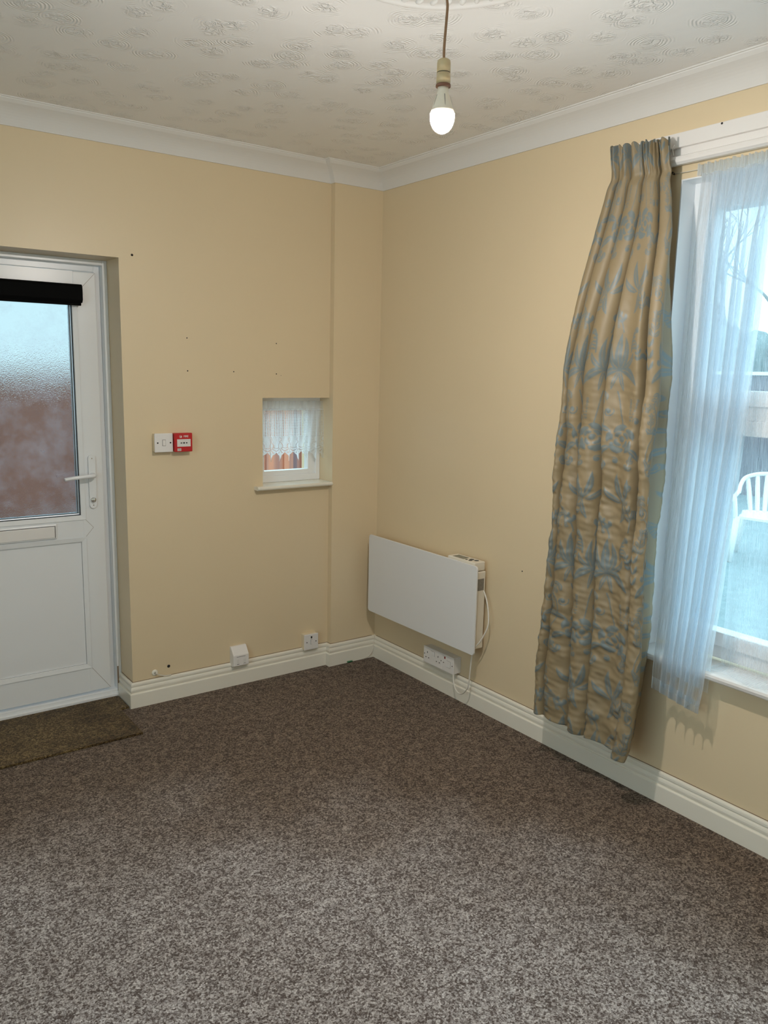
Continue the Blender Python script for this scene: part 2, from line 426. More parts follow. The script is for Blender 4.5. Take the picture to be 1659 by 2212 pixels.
class MB:
    def __init__(s): s.bm = bmesh.new()
    def box(s, a, b, bev=0.0, seg=2):
        x0, y0, z0 = [min(p, q) for p, q in zip(a, b)]
        x1, y1, z1 = [max(p, q) for p, q in zip(a, b)]
        t = bmesh.new()
        bmesh.ops.create_cube(t, size=1.0)
        for v in t.verts:
            v.co = Vector(((v.co.x+.5)*(x1-x0)+x0, (v.co.y+.5)*(y1-y0)+y0, (v.co.z+.5)*(z1-z0)+z0))
        if bev > 0:
            bmesh.ops.bevel(t, geom=t.edges[:], offset=bev, segments=seg, profile=0.5, affect='EDGES')
        s._merge(t); return s
    def _merge(s, t):
        me = bpy.data.meshes.new('tmp'); t.to_mesh(me); t.free()
        s.bm.from_mesh(me); bpy.data.meshes.remove(me)
    def quad(s, pts):
        s.bm.faces.new([s.bm.verts.new(p) for p in pts]); return s
    def prism(s, poly, axis, a, b, bev=0.0):
        """poly: list of 2D points in the plane perpendicular to axis (order: remaining axes ascending)"""
        t = bmesh.new()
        def mk(p, h):
            if axis == 0: return (h, p[0], p[1])
            if axis == 1: return (p[0], h, p[1])
            return (p[0], p[1], h)
        va = [t.verts.new(mk(p, a)) for p in poly]; vb = [t.verts.new(mk(p, b)) for p in poly]
        t.faces.new(va); t.faces.new(vb[::-1])
        n = len(poly)
        for i in range(n):
            t.faces.new((va[i], vb[i], vb[(i+1) % n], va[(i+1) % n]))
        bmesh.ops.recalc_face_normals(t, faces=t.faces[:])
        if bev > 0:
            bmesh.ops.bevel(t, geom=t.edges[:], offset=bev, segments=2, profile=0.5, affect='EDGES')
        s._merge(t); return s
    def cyl(s, p0, p1, r, r1=None, seg=24, cap=True):
        p0, p1 = Vector(p0), Vector(p1)
        d = (p1-p0); L = d.length
        t = bmesh.new()
        bmesh.ops.create_cone(t, cap_ends=cap, segments=seg, radius1=r, radius2=r if r1 is None else r1, depth=L)
        q = d.to_track_quat('Z', 'Y').to_matrix().to_4x4()
        bmesh.ops.transform(t, matrix=Matrix.Translation((p0+p1)/2) @ q, verts=t.verts[:])
        s._merge(t); return s
    def lathe(s, prof, c, axis=2, seg=48):
        c = Vector(c)
        rings = []
        for r, h in prof:
            ring = []
            for i in range(seg):
                a = 2*math.pi*i/seg
                if axis == 2: v = Vector((r*math.cos(a), r*math.sin(a), h))
                elif axis == 1: v = Vector((r*math.cos(a), h, r*math.sin(a)))
                else: v = Vector((h, r*math.cos(a), r*math.sin(a)))
                ring.append(s.bm.verts.new(c+v))
            rings.append(ring)
        for k in range(len(rings)-1):
            for i in range(seg):
                j = (i+1) % seg
                s.bm.faces.new((rings[k][i], rings[k][j], rings[k+1][j], rings[k+1][i]))
        for ring, rev in ((rings[0], True), (rings[-1], False)):
            s.bm.faces.new(ring[::-1] if rev else ring)
        return s
    def tube(s, pts, r, seg=10, smooth=6):
        P = catmull(pts, smooth) if smooth else [Vector(p) for p in pts]
        rr = r if callable(r) else (lambda t: r)
        rings = []
        up = Vector((0.13, 0.27, 0.95)).normalized()
        n0 = None
        for i, p in enumerate(P):
            d = (P[min(i+1, len(P)-1)]-P[max(i-1, 0)]).normalized()
            if n0 is None:
                n0 = d.cross(up)
                if n0.length < 1e-3: n0 = d.cross(Vector((1, 0, 0)))
                n0.normalize()
            n0 = (n0-d*n0.dot(d)).normalized()
            b = d.cross(n0)
            R = rr(i/(len(P)-1))
            rings.append([s.bm.verts.new(p+R*(math.cos(2*math.pi*k/seg)*n0+math.sin(2*math.pi*k/seg)*b)) for k in range(seg)])
        for a, c in zip(rings, rings[1:]):
            for k in range(seg):
                j = (k+1) % seg
                s.bm.faces.new((a[k], a[j], c[j], c[k]))
        s.bm.faces.new(rings[0][::-1]); s.bm.faces.new(rings[-1])
        return s
    def build(s, name, mat, parent=None, smooth=False):
        bmesh.ops.recalc_face_normals(s.bm, faces=s.bm.faces[:])
        me = bpy.data.meshes.new(name)
        s.bm.to_mesh(me); s.bm.free()
        return link(name, me, mat, parent, smooth)

def catmull(pts, n):
    P = [Vector(p) for p in pts]
    if len(P) < 3: return P
    out = []
    for i in range(len(P)-1):
        p0 = P[max(i-1, 0)]; p1 = P[i]; p2 = P[i+1]; p3 = P[min(i+2, len(P)-1)]
        for k in range(n):
            t = k/n
            out.append(0.5*((2*p1)+(-p0+p2)*t+(2*p0-5*p1+4*p2-p3)*t*t+(-p0+3*p1-3*p2+p3)*t**3))
    out.append(P[-1])
    return out

def sweep(name, path, prof, mat, side=1, parent=None, smooth=False):
    """sweep a (offset, z) profile along an xy polyline with mitred corners; offset goes to the side"""
    n = len(path)
    P = [Vector((p[0], p[1])) for p in path]
    bm = bmesh.new()
    rings = []
    for i in range(n):
        nrm = []
        for a, b in ((i-1, i), (i, i+1)):
            if 0 <= a and b < n:
                d = (P[b]-P[a]).normalized()
                nrm.append(Vector((-d.y, d.x))*side)
        if len(nrm) == 2:
            mvec = (nrm[0]+nrm[1]); mvec = mvec/ (1+nrm[0].dot(nrm[1]))
        else: mvec = nrm[0]
        rings.append([bm.verts.new((P[i].x+mvec.x*o, P[i].y+mvec.y*o, z)) for o, z in prof])
    k = len(prof)
    for a, b in zip(rings, rings[1:]):
        for j in range(k-1):
            bm.faces.new((a[j], a[j+1], b[j+1], b[j]))
    for r in (rings[0], rings[-1]):
        try: bm.faces.new(r)
        except Exception: pass
    bmesh.ops.recalc_face_normals(bm, faces=bm.faces[:])
    me = bpy.data.meshes.new(name); bm.to_mesh(me); bm.free()
    return link(name, me, mat, parent, smooth)

def grid_mesh(name, X, Y, Z, U, V, mat, parent=None, attrs=None, smooth=True):
    """X..V are (rows, cols) arrays"""
    R, C = X.shape
    co = np.stack([X, Y, Z], -1).reshape(-1, 3).astype(np.float32)
    i = np.arange(R*C).reshape(R, C)
    f = np.stack([i[:-1, :-1], i[:-1, 1:], i[1:, 1:], i[1:, :-1]], -1).reshape(-1, 4)
    me = bpy.data.meshes.new(name)
    me.vertices.add(R*C); me.vertices.foreach_set('co', co.ravel())
    nf = len(f)
    me.loops.add(nf*4); me.loops.foreach_set('vertex_index', f.ravel().astype(np.int32))
    me.polygons.add(nf)
    me.polygons.foreach_set('loop_start', np.arange(0, nf*4, 4, dtype=np.int32))
    me.update(calc_edges=True)
    uvl = me.uv_layers.new(name='UVMap')
    uv = np.stack([U.reshape(-1)[f.ravel()], V.reshape(-1)[f.ravel()]], -1).astype(np.float32)
    uvl.data.foreach_set('uv', uv.ravel())
    for k, a in (attrs or {}).items():
        at = me.attributes.new(k, 'FLOAT', 'POINT')
        at.data.foreach_set('value', a.reshape(-1).astype(np.float32))
    return link(name, me, mat, parent, smooth)

def text_mesh(name, body, size, loc, xdir, ydir, depth, mat, parent, bold=0.0):
    cu = bpy.data.curves.new(name, 'FONT'); cu.body = body; cu.size = size
    cu.align_x = 'CENTER'; cu.align_y = 'CENTER'; cu.extrude = depth; cu.offset = bold
    ob = bpy.data.objects.new(name, cu)
    me = bpy.data.meshes.new_from_object(ob)
    bpy.data.objects.remove(ob); bpy.data.curves.remove(cu)
    X = Vector(xdir).normalized(); Y = Vector(ydir).normalized(); Z = X.cross(Y)
    mt = Matrix.Translation(loc) @ Matrix((X, Y, Z)).transposed().to_4x4()
    me.transform(mt)
    me.materials.clear()
    return link(name, me, mat, parent)

# ------------------------------------------------------------------ setting: dimensions
D_REC = 0.0356            # recess of the back wall beside the pier
PIER = -0.292
HC = 2.493; H = 2.577
XL, YF = -3.9, -4.35      # unseen left and front walls
DX0, DX1, DH = -2.27, -1.362, 2.04
WX0, WX1, WZ0, WZ1 = -0.678, PIER, 1.000, 1.443
GY0, GY1, GZ0, GZ1 = -3.10, -1.765, 0.575, 2.253

def wall_grid(name, axis, c, thick, a_cuts, z_cuts, holes, mat):
    """a wall plane perpendicular to axis (0 or 1) at coordinate c, thickness towards +thick, with rectangular holes (cells removed)"""
    bm = bmesh.new()
    def pt(a, z, k):
        h = c + (thick if k else 0)
        return (h, a, z) if axis == 0 else (a, h, z)
    def solid(i, j):
        if not (0 <= i < len(a_cuts)-1 and 0 <= j < len(z_cuts)-1): return False
        am = (a_cuts[i]+a_cuts[i+1])/2; zm = (z_cuts[j]+z_cuts[j+1])/2
        return not any(h[0] < am < h[1] and h[2] < zm < h[3] for h in holes)
    for i in range(len(a_cuts)-1):
        for j in range(len(z_cuts)-1):
            if not solid(i, j): continue
            a0, a1, z0, z1 = a_cuts[i], a_cuts[i+1], z_cuts[j], z_cuts[j+1]
            for k in (0, 1):
                bm.faces.new([bm.verts.new(pt(*q, k)) for q in ((a0, z0), (a1, z0), (a1, z1), (a0, z1))])
            for di, dj, e in ((-1, 0, ((a0, z0), (a0, z1))), (1, 0, ((a1, z0), (a1, z1))), (0, -1, ((a0, z0), (a1, z0))), (0, 1, ((a0, z1), (a1, z1)))):
                if not solid(i+di, j+dj):
                    bm.faces.new([bm.verts.new(p) for p in (pt(*e[0], 0), pt(*e[1], 0), pt(*e[1], 1), pt(*e[0], 1))])
    bmesh.ops.remove_doubles(bm, verts=bm.verts[:], dist=1e-5)
    bmesh.ops.recalc_face_normals(bm, faces=bm.faces[:])
    me = bpy.data.meshes.new(name); bm.to_mesh(me); bm.free()
    o = link(name, me, mat)
    o['kind'] = 'structure'
    return o

ZB = -0.10
wall_back = wall_grid('wall_back', 1, D_REC, 0.28, [XL, DX0, DX1, WX0, WX1, 0.0],
          [ZB, 0.0, WZ0, WZ1, DH, H+0.08], [(DX0, DX1, 0.0, DH), (WX0, WX1, WZ0, WZ1)], M['wall'])
# pier in the corner, standing a little proud of the recess
p_ = MB().box((PIER, 0.0, 0.0), (0.0, D_REC+0.001, H)).build('pier', M['wall'], wall_back)
wall_right = wall_grid('wall_right', 0, 0.0, 0.26, [YF, GY0, GY1, D_REC+0.28], [ZB, GZ0, GZ1, H+0.08], [(GY0, GY1, GZ0, GZ1)], M['wall'])
RX0, RX1, RZ0, RZ1 = -3.95, -1.95, 0.75, 2.35
wall_left = wall_grid('wall_left', 0, XL, -0.2, [YF, RX0, RX1, D_REC+0.28], [ZB, RZ0, RZ1, H+0.08], [(RX0, RX1, RZ0, RZ1)], M['wall'])
wall_front = wall_grid('wall_front', 1, YF, -0.25, [XL-0.2, 0.26], [ZB, H+0.08], [], M['wall'])
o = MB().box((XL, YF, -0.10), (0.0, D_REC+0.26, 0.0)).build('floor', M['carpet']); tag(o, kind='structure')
o = MB().box((XL, YF, H), (0.0, D_REC, H+0.08)).build('ceiling', M['ceiling']); tag(o, kind='structure')

SK = [(0.0, 0.0), (0.020, 0.0), (0.020, 0.066), (0.0190, 0.0685), (0.0160, 0.0695), (0.0128, 0.0705), (0.0128, 0.0735), (0.0150, 0.079),
      (0.0156, 0.086), (0.0140, 0.093), (0.0115, 0.098), (0.0080, 0.1005), (0.0080, 0.1028), (0.0122, 0.1040), (0.0120, 0.112), (0.0105, 0.1165), (0.0075, 0.119), (0.0, 0.121)]
o = sweep('baseboard_right', [(0, YF), (0, 0)], SK, M['gloss'], side=1); tag(o, kind='structure')
o = sweep('baseboard_back', [(0, 0), (PIER, 0), (PIER, D_REC), (DX1, D_REC), (DX1, 0.195)], SK, M['gloss'], side=1); tag(o, kind='structure')
o = sweep('baseboard_left', [(DX0, D_REC), (XL, D_REC), (XL, YF)], SK, M['gloss'], side=1); tag(o, kind='structure')
# thin open seam where the wall paint has cracked above the skirting
CR = [(0.0, 0.1205), (0.0022, 0.1205), (0.0022, 0.1222), (0.0, 0.1225)]
o = sweep('paint_crack', [(0, YF), (0, -0.02)], CR, M['seam'], side=1, parent=wall_right)
o = sweep('paint_crack', [(-0.02, 0), (PIER, 0), (PIER, D_REC), (DX1, D_REC), (DX1, 0.19)], CR, M['seam'], side=1, parent=wall_back)
CV = [(0.0, HC), (0.006, HC), (0.0075, HC+0.003)]
for k in range(1, 9):
    a = k/9
    CV.append((0.0075+0.082*a-0.007*math.sin(math.pi*a), HC+0.003+0.070*a+0.006*math.sin(math.pi*a)))
CV += [(0.090, H-0.007), (0.0915, H-0.004), (0.097, H-0.0035), (0.099, H), (0.0, H)]
o = sweep('trim_1', [(0, YF), (0, 0), (PIER, 0), (PIER, D_REC), (XL, D_REC), (XL, YF), (0, YF)], CV, M['cove'], side=1); tag(o, kind='structure')

# door mat set into the carpet in front of the back door
bm_ = MB()
bm_.box((-2.30, -0.272, 0.0), (-1.425, 0.036, 0.010), 0.003)
o = bm_.build('door_mat', M['mat'])
MB().box((-2.25, 0.030, 0.0), (-1.386, 0.236, 0.0095), 0.002).build('threshold_section', M['mat'], o)
tag(o, 'worn brown barrier mat lying on the carpet in front of the glazed white door', 'door mat')

# old screw holes left in the walls
def wall_hole(px, pz, r, wall, yv=None, xv=None):
    m = MB()
    if yv is not None: m.lathe([(r*0.2, -0.0002), (r, -0.0006), (r, 0.0004)], (px, yv, pz), axis=1, seg=14)
    else: m.lathe([(r*0.2, -0.0002), (r, -0.0006), (r, 0.0004)], (xv, px, pz), axis=0, seg=14)
    m.build('screw_hole', M['dark'], wall, True)
for (x, z, r) in ((-1.303, 2.056, .0052), (-1.061, 1.715, .0028), (-.601, 1.707, .0028), (-1.061, 1.567, .0032), (-.83, 1.567, .0028), (-.601, 1.560, .003), (-.575, 1.553, .0014), (-1.187, .166, .0075)):
    wall_hole(x, z, r, wall_back, yv=D_REC)
wall_hole(-1.11, 0.729, .003, wall_right, xv=0.0)

# ------------------------------------------------------------------ door
door = empty('door_1', (-1.8, 0.22, 0)); tag(door, kind='structure')
FY = 0.200
def frame_ring(mb, x0, x1, z0, z1, w, y0, y1, bev=0.0, bottom=True, top=True, wb=None):
    wb = wb or w
    mb.box((x0, y0, z0), (x0+w, y1, z1), bev)
    mb.box((x1-w, y0, z0), (x1, y1, z1), bev)
    if top: mb.box((x0+w-0.002, y0+0.0002, z1-w), (x1-w+0.002, y1, z1), bev)
    if bottom: mb.box((x0+w-0.002, y0+0.0002, z0), (x1-w+0.002, y1, z0+wb), bev)
f = MB()
frame_ring(f, DX0, DX1, 0.0, DH, 0.022, FY-0.004, FY+0.07, 0.003, bottom=False)
frame_ring(f, DX0+0.020, DX1-0.020, 0.0, DH-0.020, 0.030, FY+0.036, FY+0.07, 0.003, bottom=False)
f.build('door_frame', M['upvc'], door)
f = MB()
f.box((DX0+0.02, FY-0.002, 0.0), (DX1-0.018, FY+0.07, 0.040), 0.004)
f.box((DX0+0.02, FY-0.014, 0.0), (DX1-0.016, FY, 0.022), 0.003)
f.build('threshold', M['upvc'], door)
LX0, LX1, LZ0, LZ1 = DX0+0.052, DX1-0.050, 0.052, 1.986
GX0, GX1 = LX0+0.098, LX1-0.098
GZb, GZt = 0.897, 1.880
PZb, PZt = 0.180, 0.792
f = MB()
LY = FY+0.004
f.box((LX0, LY, LZ0), (GX0+0.002, LY+0.06, LZ1), 0.004)
f.box((GX1-0.002, LY, LZ0), (LX1, LY+0.06, LZ1), 0.004)
f.box((GX0, LY+0.0003, GZt), (GX1, LY+0.06, LZ1-0.0003), 0.0)
f.box((GX0, LY+0.0003, PZt), (GX1, LY+0.06, GZb), 0.0)
f.box((GX0, LY+0.0003, LZ0+0.0003), (GX1, LY+0.06, PZb), 0.0)
leaf = f.build('door_leaf', M['upvc'], door)
def bead(mb, x0, x1, z0, z1, w, y0, y1):
    # sloped glazing bead around an opening
    for (a, b) in (((x0, z0), (x0, z1)), ((x0, z1), (x1, z1)), ((x1, z1), (x1, z0)), ((x1, z0), (x0, z0))):
        pass
    o_ = [(x0, z0), (x1, z0), (x1, z1), (x0, z1)]
    i_ = [(x0+w, z0+w), (x1-w, z0+w), (x1-w, z1-w), (x0+w, z1-w)]
    for k in range(4):
        j = (k+1) % 4
        mb.quad([(o_[k][0], y0, o_[k][1]), (o_[j][0], y0, o_[j][1]), (i_[j][0], y0+0.004, i_[j][1]), (i_[k][0], y0+0.004, i_[k][1])])
        mb.quad([(i_[k][0], y0+0.004, i_[k][1]), (i_[j][0], y0+0.004, i_[j][1]), (i_[j][0], y1, i_[j][1]), (i_[k][0], y1, i_[k][1])])
f = MB(); bead(f, GX0-0.012, GX1+0.012, GZb-0.012, GZt+0.012, 0.020, LY-0.004, LY+0.014); f.build('glazing_bead', M['upvc'], door)
f = MB(); bead(f, GX0-0.010, GX1+0.010, PZb-0.010, PZt+0.010, 0.020, LY-0.004, LY+0.010); f.build('panel_bead', M['upvc'], door)
f = MB(); bead(f, GX0+0.007, GX1-0.007, GZb+0.007, GZt-0.007, 0.004, LY+0.0085, LY+0.016); f.build('gasket', M['gasket'], door)
f = MB(); bead(f, GX0+0.010, GX1-0.010, GZb+0.010, GZt-0.010, 0.009, LY+0.016, LY+0.030); f.build('glazing_spacer', M['spacer'], door)
f = MB(); bead(f, GX0+0.009, GX1-0.009, PZb+0.009, PZt-0.009, 0.0018, LY+0.0045, LY+0.010); f.build('panel_gasket', M['gasket'], door)
f = MB().box((GX0+0.006, LY+0.008, PZb+0.006), (GX1-0.006, LY+0.03, PZt-0.006)); f.build('lower_panel', M['upvc'], door)
f = MB().quad([(GX0, LY+0.018, GZb), (GX1, LY+0.018, GZb), (GX1, LY+0.018, GZt), (GX0, LY+0.018, GZt)])
f.build('obscured_pane', M['obscure'], door)
# mitre joint lines in the leaf
f = MB()
for (a, b) in (((GX1+0.012, GZt+0.012), (LX1-0.004, LZ1-0.004)), ((GX1+0.012, PZb-0.012), (LX1-0.004, LZ0+0.004)), ((GX1+0.010, GZb-0.012), (GX1+0.045, (GZb+PZt)/2)), ((GX1+0.010, PZt+0.012), (GX1+0.045, (GZb+PZt)/2))):
    d = Vector((b[0]-a[0], 0, b[1]-a[1])).normalized(); n = Vector((-d.z, 0, d.x))*0.0006
    A = Vector((a[0], LY-0.0004, a[1])); B = Vector((b[0], LY-0.0004, b[1]))
    f.quad([A-n, B-n, B+n, A+n])
f.build('mitre_seam', M['seam'], leaf)
# letter plate
f = MB()
f.box((GX0+0.02, LY-0.008, 0.808), (GX1-0.118, LY, 0.876), 0.004)
lp = f.build('letter_plate', M['upvc'], door)
MB().box((GX0+0.03, LY-0.012, 0.815), (GX1-0.128, LY-0.006, 0.866), 0.002).build('letter_flap', M['trimwhite'], lp)
f = MB(); f.box((GX1-0.1275, LY-0.0125, 0.815), (GX1-0.1262, LY-0.0075, 0.867)); f.box((GX0+0.03, LY-0.0125, 0.8668), (GX1-0.1262, LY-0.0075, 0.868)); f.build('flap_gap', M['ink'], lp)
# handle
hx = -1.463
def rrect(y0, y1, z0, z1, r, n=6):
    pts = []
    for (cy, cz, a0) in ((y1-r, z1-r, 0), (y0+r, z1-r, 90), (y0+r, z0+r, 180), (y1-r, z0+r, 270)):
        for k in range(n+1):
            a = math.radians(a0+90*k/n); pts.append((cy+r*math.cos(a), cz+r*math.sin(a)))
    return pts
f = MB(); f.prism(rrect(hx-0.0165, hx+0.0165, 0.934, 1.182, 0.0163, 8), 1, LY-0.010, LY, 0.0022)
hp = f.build('handle_plate', M['upvc'], door)
f = MB(); f.tube([(hx, LY-0.008, 1.090), (hx, LY-0.040, 1.090), (hx-0.012, LY-0.052, 1.090), (hx-0.05, LY-0.055, 1.0885), (hx-0.10, LY-0.054, 1.084), (hx-0.133, LY-0.052, 1.080)], lambda t: 0.0112-0.004*t, seg=14)
f.build('lever', M['upvc'], hp, True)
f = MB(); f.lathe([(0.0112, 0.0), (0.0112, -0.008), (0.008, -0.010)], (hx, LY-0.009, 0.975), axis=1, seg=24); f.box((hx-0.003, LY-0.032, 0.967), (hx+0.003, LY-0.016, 0.985), 0.002)
f.build('thumb_turn', M['chrome'], hp, True)
for zz in (1.165, 0.950):
    MB().lathe([(0.0028, 0.001), (0.0028, -0.0006)], (hx, LY-0.010, zz), axis=1, seg=12).build('handle_screw', M['chrome'], hp, True)
# flaking brown paint low on the jamb
MB().box((DX1-0.021, FY-0.0045, 0.03), (DX1-0.014, FY-0.0025, 0.155)).build('flaked_paint', M['seam'], door)

# roller blind cassette on the door head
bl = empty('roller_blind', (-1.8, LY-0.02, 1.88)); tag(bl, 'black roller blind cassette fixed across the top of the door glass', 'blind')
f = MB(); f.prism([(LY-0.044, 1.925), (LY-0.050, 1.915), (LY-0.050, 1.862), (LY-0.040, 1.850), (LY-0.001, 1.850), (LY-0.001, 1.928), (LY-0.035, 1.928)], 0, LX0+0.06, LX1-0.072)
f.build('cassette', M['black'], bl)
MB().box((LX0+0.07, LY-0.034, 1.838), (LX1-0.075, LY-0.022, 1.852), 0.002).build('bottom_bar', M['black'], bl)
MB().cyl((LX1-0.072, LY-0.026, 1.895), (LX1-0.066, LY-0.026, 1.895), 0.012).build('end_plug', M['upvc'], bl, True)
MB().lathe([(0.0085, 0.0062), (0.0085, 0.0068)], (LX1-0.072, LY-0.026, 1.895), axis=0, seg=20).build('end_ring', M['chrome'], bl, True)

# ------------------------------------------------------------------ small window in the back wall
w2 = empty('window_2', (-0.485, 0.15, 1.2)); tag(w2, kind='structure')
wy = 0.125
f = MB(); frame_ring(f, WX0-0.01, WX1+0.0, WZ0+0.008, WZ1, 0.026, wy, wy+0.06, 0.003, wb=0.034); f.build('window_frame', M['upvc'], w2)
f = MB(); frame_ring(f, WX0+0.014, WX1-0.024, WZ0+0.040, WZ1-0.024, 0.045, wy+0.008, wy+0.05, 0.003, wb=0.026); f.build('sash', M['upvc'], w2)
MB().quad([(WX0, wy+0.03, WZ0+0.02), (WX1-0.02, wy+0.03, WZ0+0.02), (WX1-0.02, wy+0.03, WZ1-0.02), (WX0, wy+0.03, WZ1-0.02)]).build('pane', M['glass2'], w2)
f = MB(); f.prism([(-0.004, WZ0-0.010), (-0.009, WZ0-0.004), (-0.009, WZ0+0.002), (-0.004, WZ0+0.008), (wy+0.002, WZ0+0.008), (wy+0.002, WZ0-0.010)], 0, WX0-0.048, PIER-0.001, 0.0)
f2 = f.build('window_sill', M['gloss'], w2)

# lace cafe net
def lace_grid():
    wdt, hgt = 0.46, 0.315          # fabric width, drop
    C, R = 460, 300
    u = np.linspace(0, wdt, C)[None, :].repeat(R, 0); v = np.linspace(0, hgt, R)[:, None].repeat(C, 1)  # v down
    s = u/wdt
    fold = np.sin(2*np.pi*(s*7.3+0.15*np.sin(5*s)))
    amp = 0.004+0.008*np.clip(v/0.1, 0, 1)
    Y = wy-0.030-amp*fold-0.003*np.sin(2*np.pi*s*17+v*20)
    x0, x1 = WX0+0.004, WX1-0.008
    X = x0+(x1-x0)*s+0.004*np.sin(2*np.pi*s*7.3)+0.006*(v/hgt)*(s-0.2)
    Z = WZ1-0.018-v
    # head frill 0-0.04, grid mesh 0.045-0.165, floral band to the scalloped points
    gridp = 0.0068
    gx = np.abs(((u/gridp) % 1)-0.5); gz = np.abs(((v/gridp) % 1)-0.5)
    hole = (gx < 0.27) & (gz < 0.27)
    L = np.ones_like(u)*0.95
    L[(v > 0.047) & (v < 0.180) & hole] = 0.12
    L[(v < 0.040)] = 0.62
    L[(v >= 0.040) & (v < 0.047)] = 1.0
    # flower band: repeats of 0.058
    per = 0.062
    a = ((u/per) % 1)-0.5; ax = a*per; bz = v-0.228
    rr = np.hypot(ax, bz); th = np.arctan2(bz, ax)
    band = v >= 0.180
    pet = (rr < 0.016*(0.55+0.45*np.abs(np.cos(2.5*th))))
    ringm = (np.abs(rr-0.022) < 0.0014)
    rays = (rr > 0.024) & (rr < 0.043) & (np.abs(np.sin(9*th)) < 0.42) & (bz > 0.004)
    net2 = (((u*160+v*160) % 1) < 0.42) & (((u*160-v*160) % 1) < 0.42)
    heart = np.abs(np.hypot(ax, (v-0.196))-0.017) < 0.0012
    Lb = np.ones_like(u)*0.9
    Lb[net2] = 0.30; Lb[pet] = 1.0; Lb[ringm | heart] = 0.25; Lb[rays] = 0.25
    L = np.where(band, Lb, L)
    scal = 0.288+0.022*np.cos(2*np.pi*(a))-0.006*np.abs(((u/(per/5)) % 1)-0.5)*2
    L[v > scal] = 0.0
    return X, Y, Z, u, v, L
X_, Y_, Z_, U_, V_, L_ = lace_grid()
lace = empty('lace_curtain', (-0.485, wy-0.03, 1.43)); tag(lace, 'white lace half net with scalloped hem hanging in the small back window', 'curtain')
grid_mesh('lace_panel', X_, Y_, Z_, U_, V_, M['lace'], lace, {'lace': L_})
MB().cyl((WX0, wy-0.012, WZ1-0.038), (WX1, wy-0.012, WZ1-0.038), 0.0022, seg=8).build('curtain_wire', M['wire'], lace, True)

# ------------------------------------------------------------------ big window in the right wall
w1 = empty('window_1', (0.1, -2.4, 1.4)); tag(w1, kind='structure')
GX = 0.075
def ring_y(mb, y0, y1, z0, z1, w, x0, x1, bev=0.003):
    mb.box((x0, y0, z0), (x1, y0+w, z1), bev); mb.box((x0, y1-w, z0), (x1, y1, z1), bev)
    mb.box((x0+.0002, y0+w-.002, z1-w), (x1, y1-w+.002, z1), bev); mb.box((x0+.0002, y0+w-.002, z0), (x1, y1-w+.002, z0+w), bev)
f = MB(); ring_y(f, GY0, GY1, GZ0+0.02, GZ1, 0.052, GX, GX+0.07)
f.box((GX+.0004, GY0+0.05, 1.440), (GX+0.07, GY1-0.05, 1.500), 0.003)
f.box((GX+.0006, -2.47, GZ0+0.03), (GX+0.07, -2.41, GZ1-0.03), 0.003)
f.build('window_frame', M['upvc'], w1)
panes = []
for (a, b) in ((-3.05, -2.468), (-2.412, -1.815)):
    for (c, d) in ((GZ0+0.068, 1.446), (1.494, GZ1-0.048)):
        s_ = MB(); ring_y(s_, a-0.004, b+0.004, c, d, 0.052, GX-0.012, GX+0.05, 0.003)
        so = s_.build('sash', M['upvc'], w1)
        MB().quad([(GX+0.02, a+0.03, c+0.03), (GX+0.02, b-0.03, c+0.03), (GX+0.02, b-0.03, d-0.03), (GX+0.02, a+0.03, d-0.03)]).build('pane', M['glass'], so)
f = MB(); f.prism([(-0.052, GZ0-0.020), (-0.060, GZ0-0.014), (-0.063, GZ0-0.004), (-0.060, GZ0+0.004), (-0.052, GZ0+0.008), (GX+0.01, GZ0+0.008), (GX+0.01, GZ0-0.020)][::1], 1, GY0-0.05, GY1+0.045)
f.build('window_sill', M['trimwhite'], w1)
# white lining on the reveal faces of the opening
f = MB(); f.box((-0.0015, GY1-0.0015, GZ0+0.009), (GX+0.002, GY1+0.003, GZ1+0.003)); f.box((-0.0014, GY0, GZ1-0.0015), (GX+0.002, GY1-0.0016, GZ1+0.003)); f.box((-0.0015, GY0-0.003, GZ0+0.009), (GX+0.002, GY0+0.0015, GZ1+0.003))
f.build('reveal_lining', M['upvc'], w1)

# invented window in the left wall, added to admit the fill light
w3 = empty('fill_window', (XL-0.1, -2.95, 1.5)); tag(w3, kind='structure')
f = MB(); ring_y(f, RX0, RX1, RZ0, RZ1, 0.06, XL-0.14, XL-0.07); f.box((XL-0.138, -2.98, RZ0+.05), (XL-0.072, -2.92, RZ1-.05)); f.build('window_frame', M['upvc'], w3)  # frame of the invented fill window
MB().quad([(XL-0.1, RX0+.04, RZ0+.04), (XL-0.1, RX1-.04, RZ0+.04), (XL-0.1, RX1-.04, RZ1-.04), (XL-0.1, RX0+.04, RZ1-.04)]).build('pane', M['glass2'], w3)

# ------------------------------------------------------------------ curtain rail
cr = empty('curtain_rail', (-0.02, -2.4, 2.35)); tag(cr, 'white painted curtain rail and batten running above the net curtained window', 'curtain rail')
f = MB(); f.box((-0.026, GY0-0.20, 2.357), (0.0, -1.56, 2.405), 0.002); f.build('batten', M['trimwhite'], cr)
f = MB(); f.box((-0.012, GY0-0.20, 2.310), (0.0, -1.56, 2.358), 0.001); f.build('back_board', M['trimwhite'], cr)
f = MB(); f.prism([(0.0-0.012, 2.300), (-0.036, 2.298), (-0.044, 2.305), (-0.046, 2.314), (-0.042, 2.323), (-0.034, 2.327), (-0.012, 2.327)], 1, GY0-0.20, -1.56)
f.build('track', M['trimwhite'], cr, False)
MB().cyl((-0.0262, -1.914, 2.400), (-0.0275, -1.914, 2.400), 0.0035, seg=12).build('screw_head', M['dark'], cr)

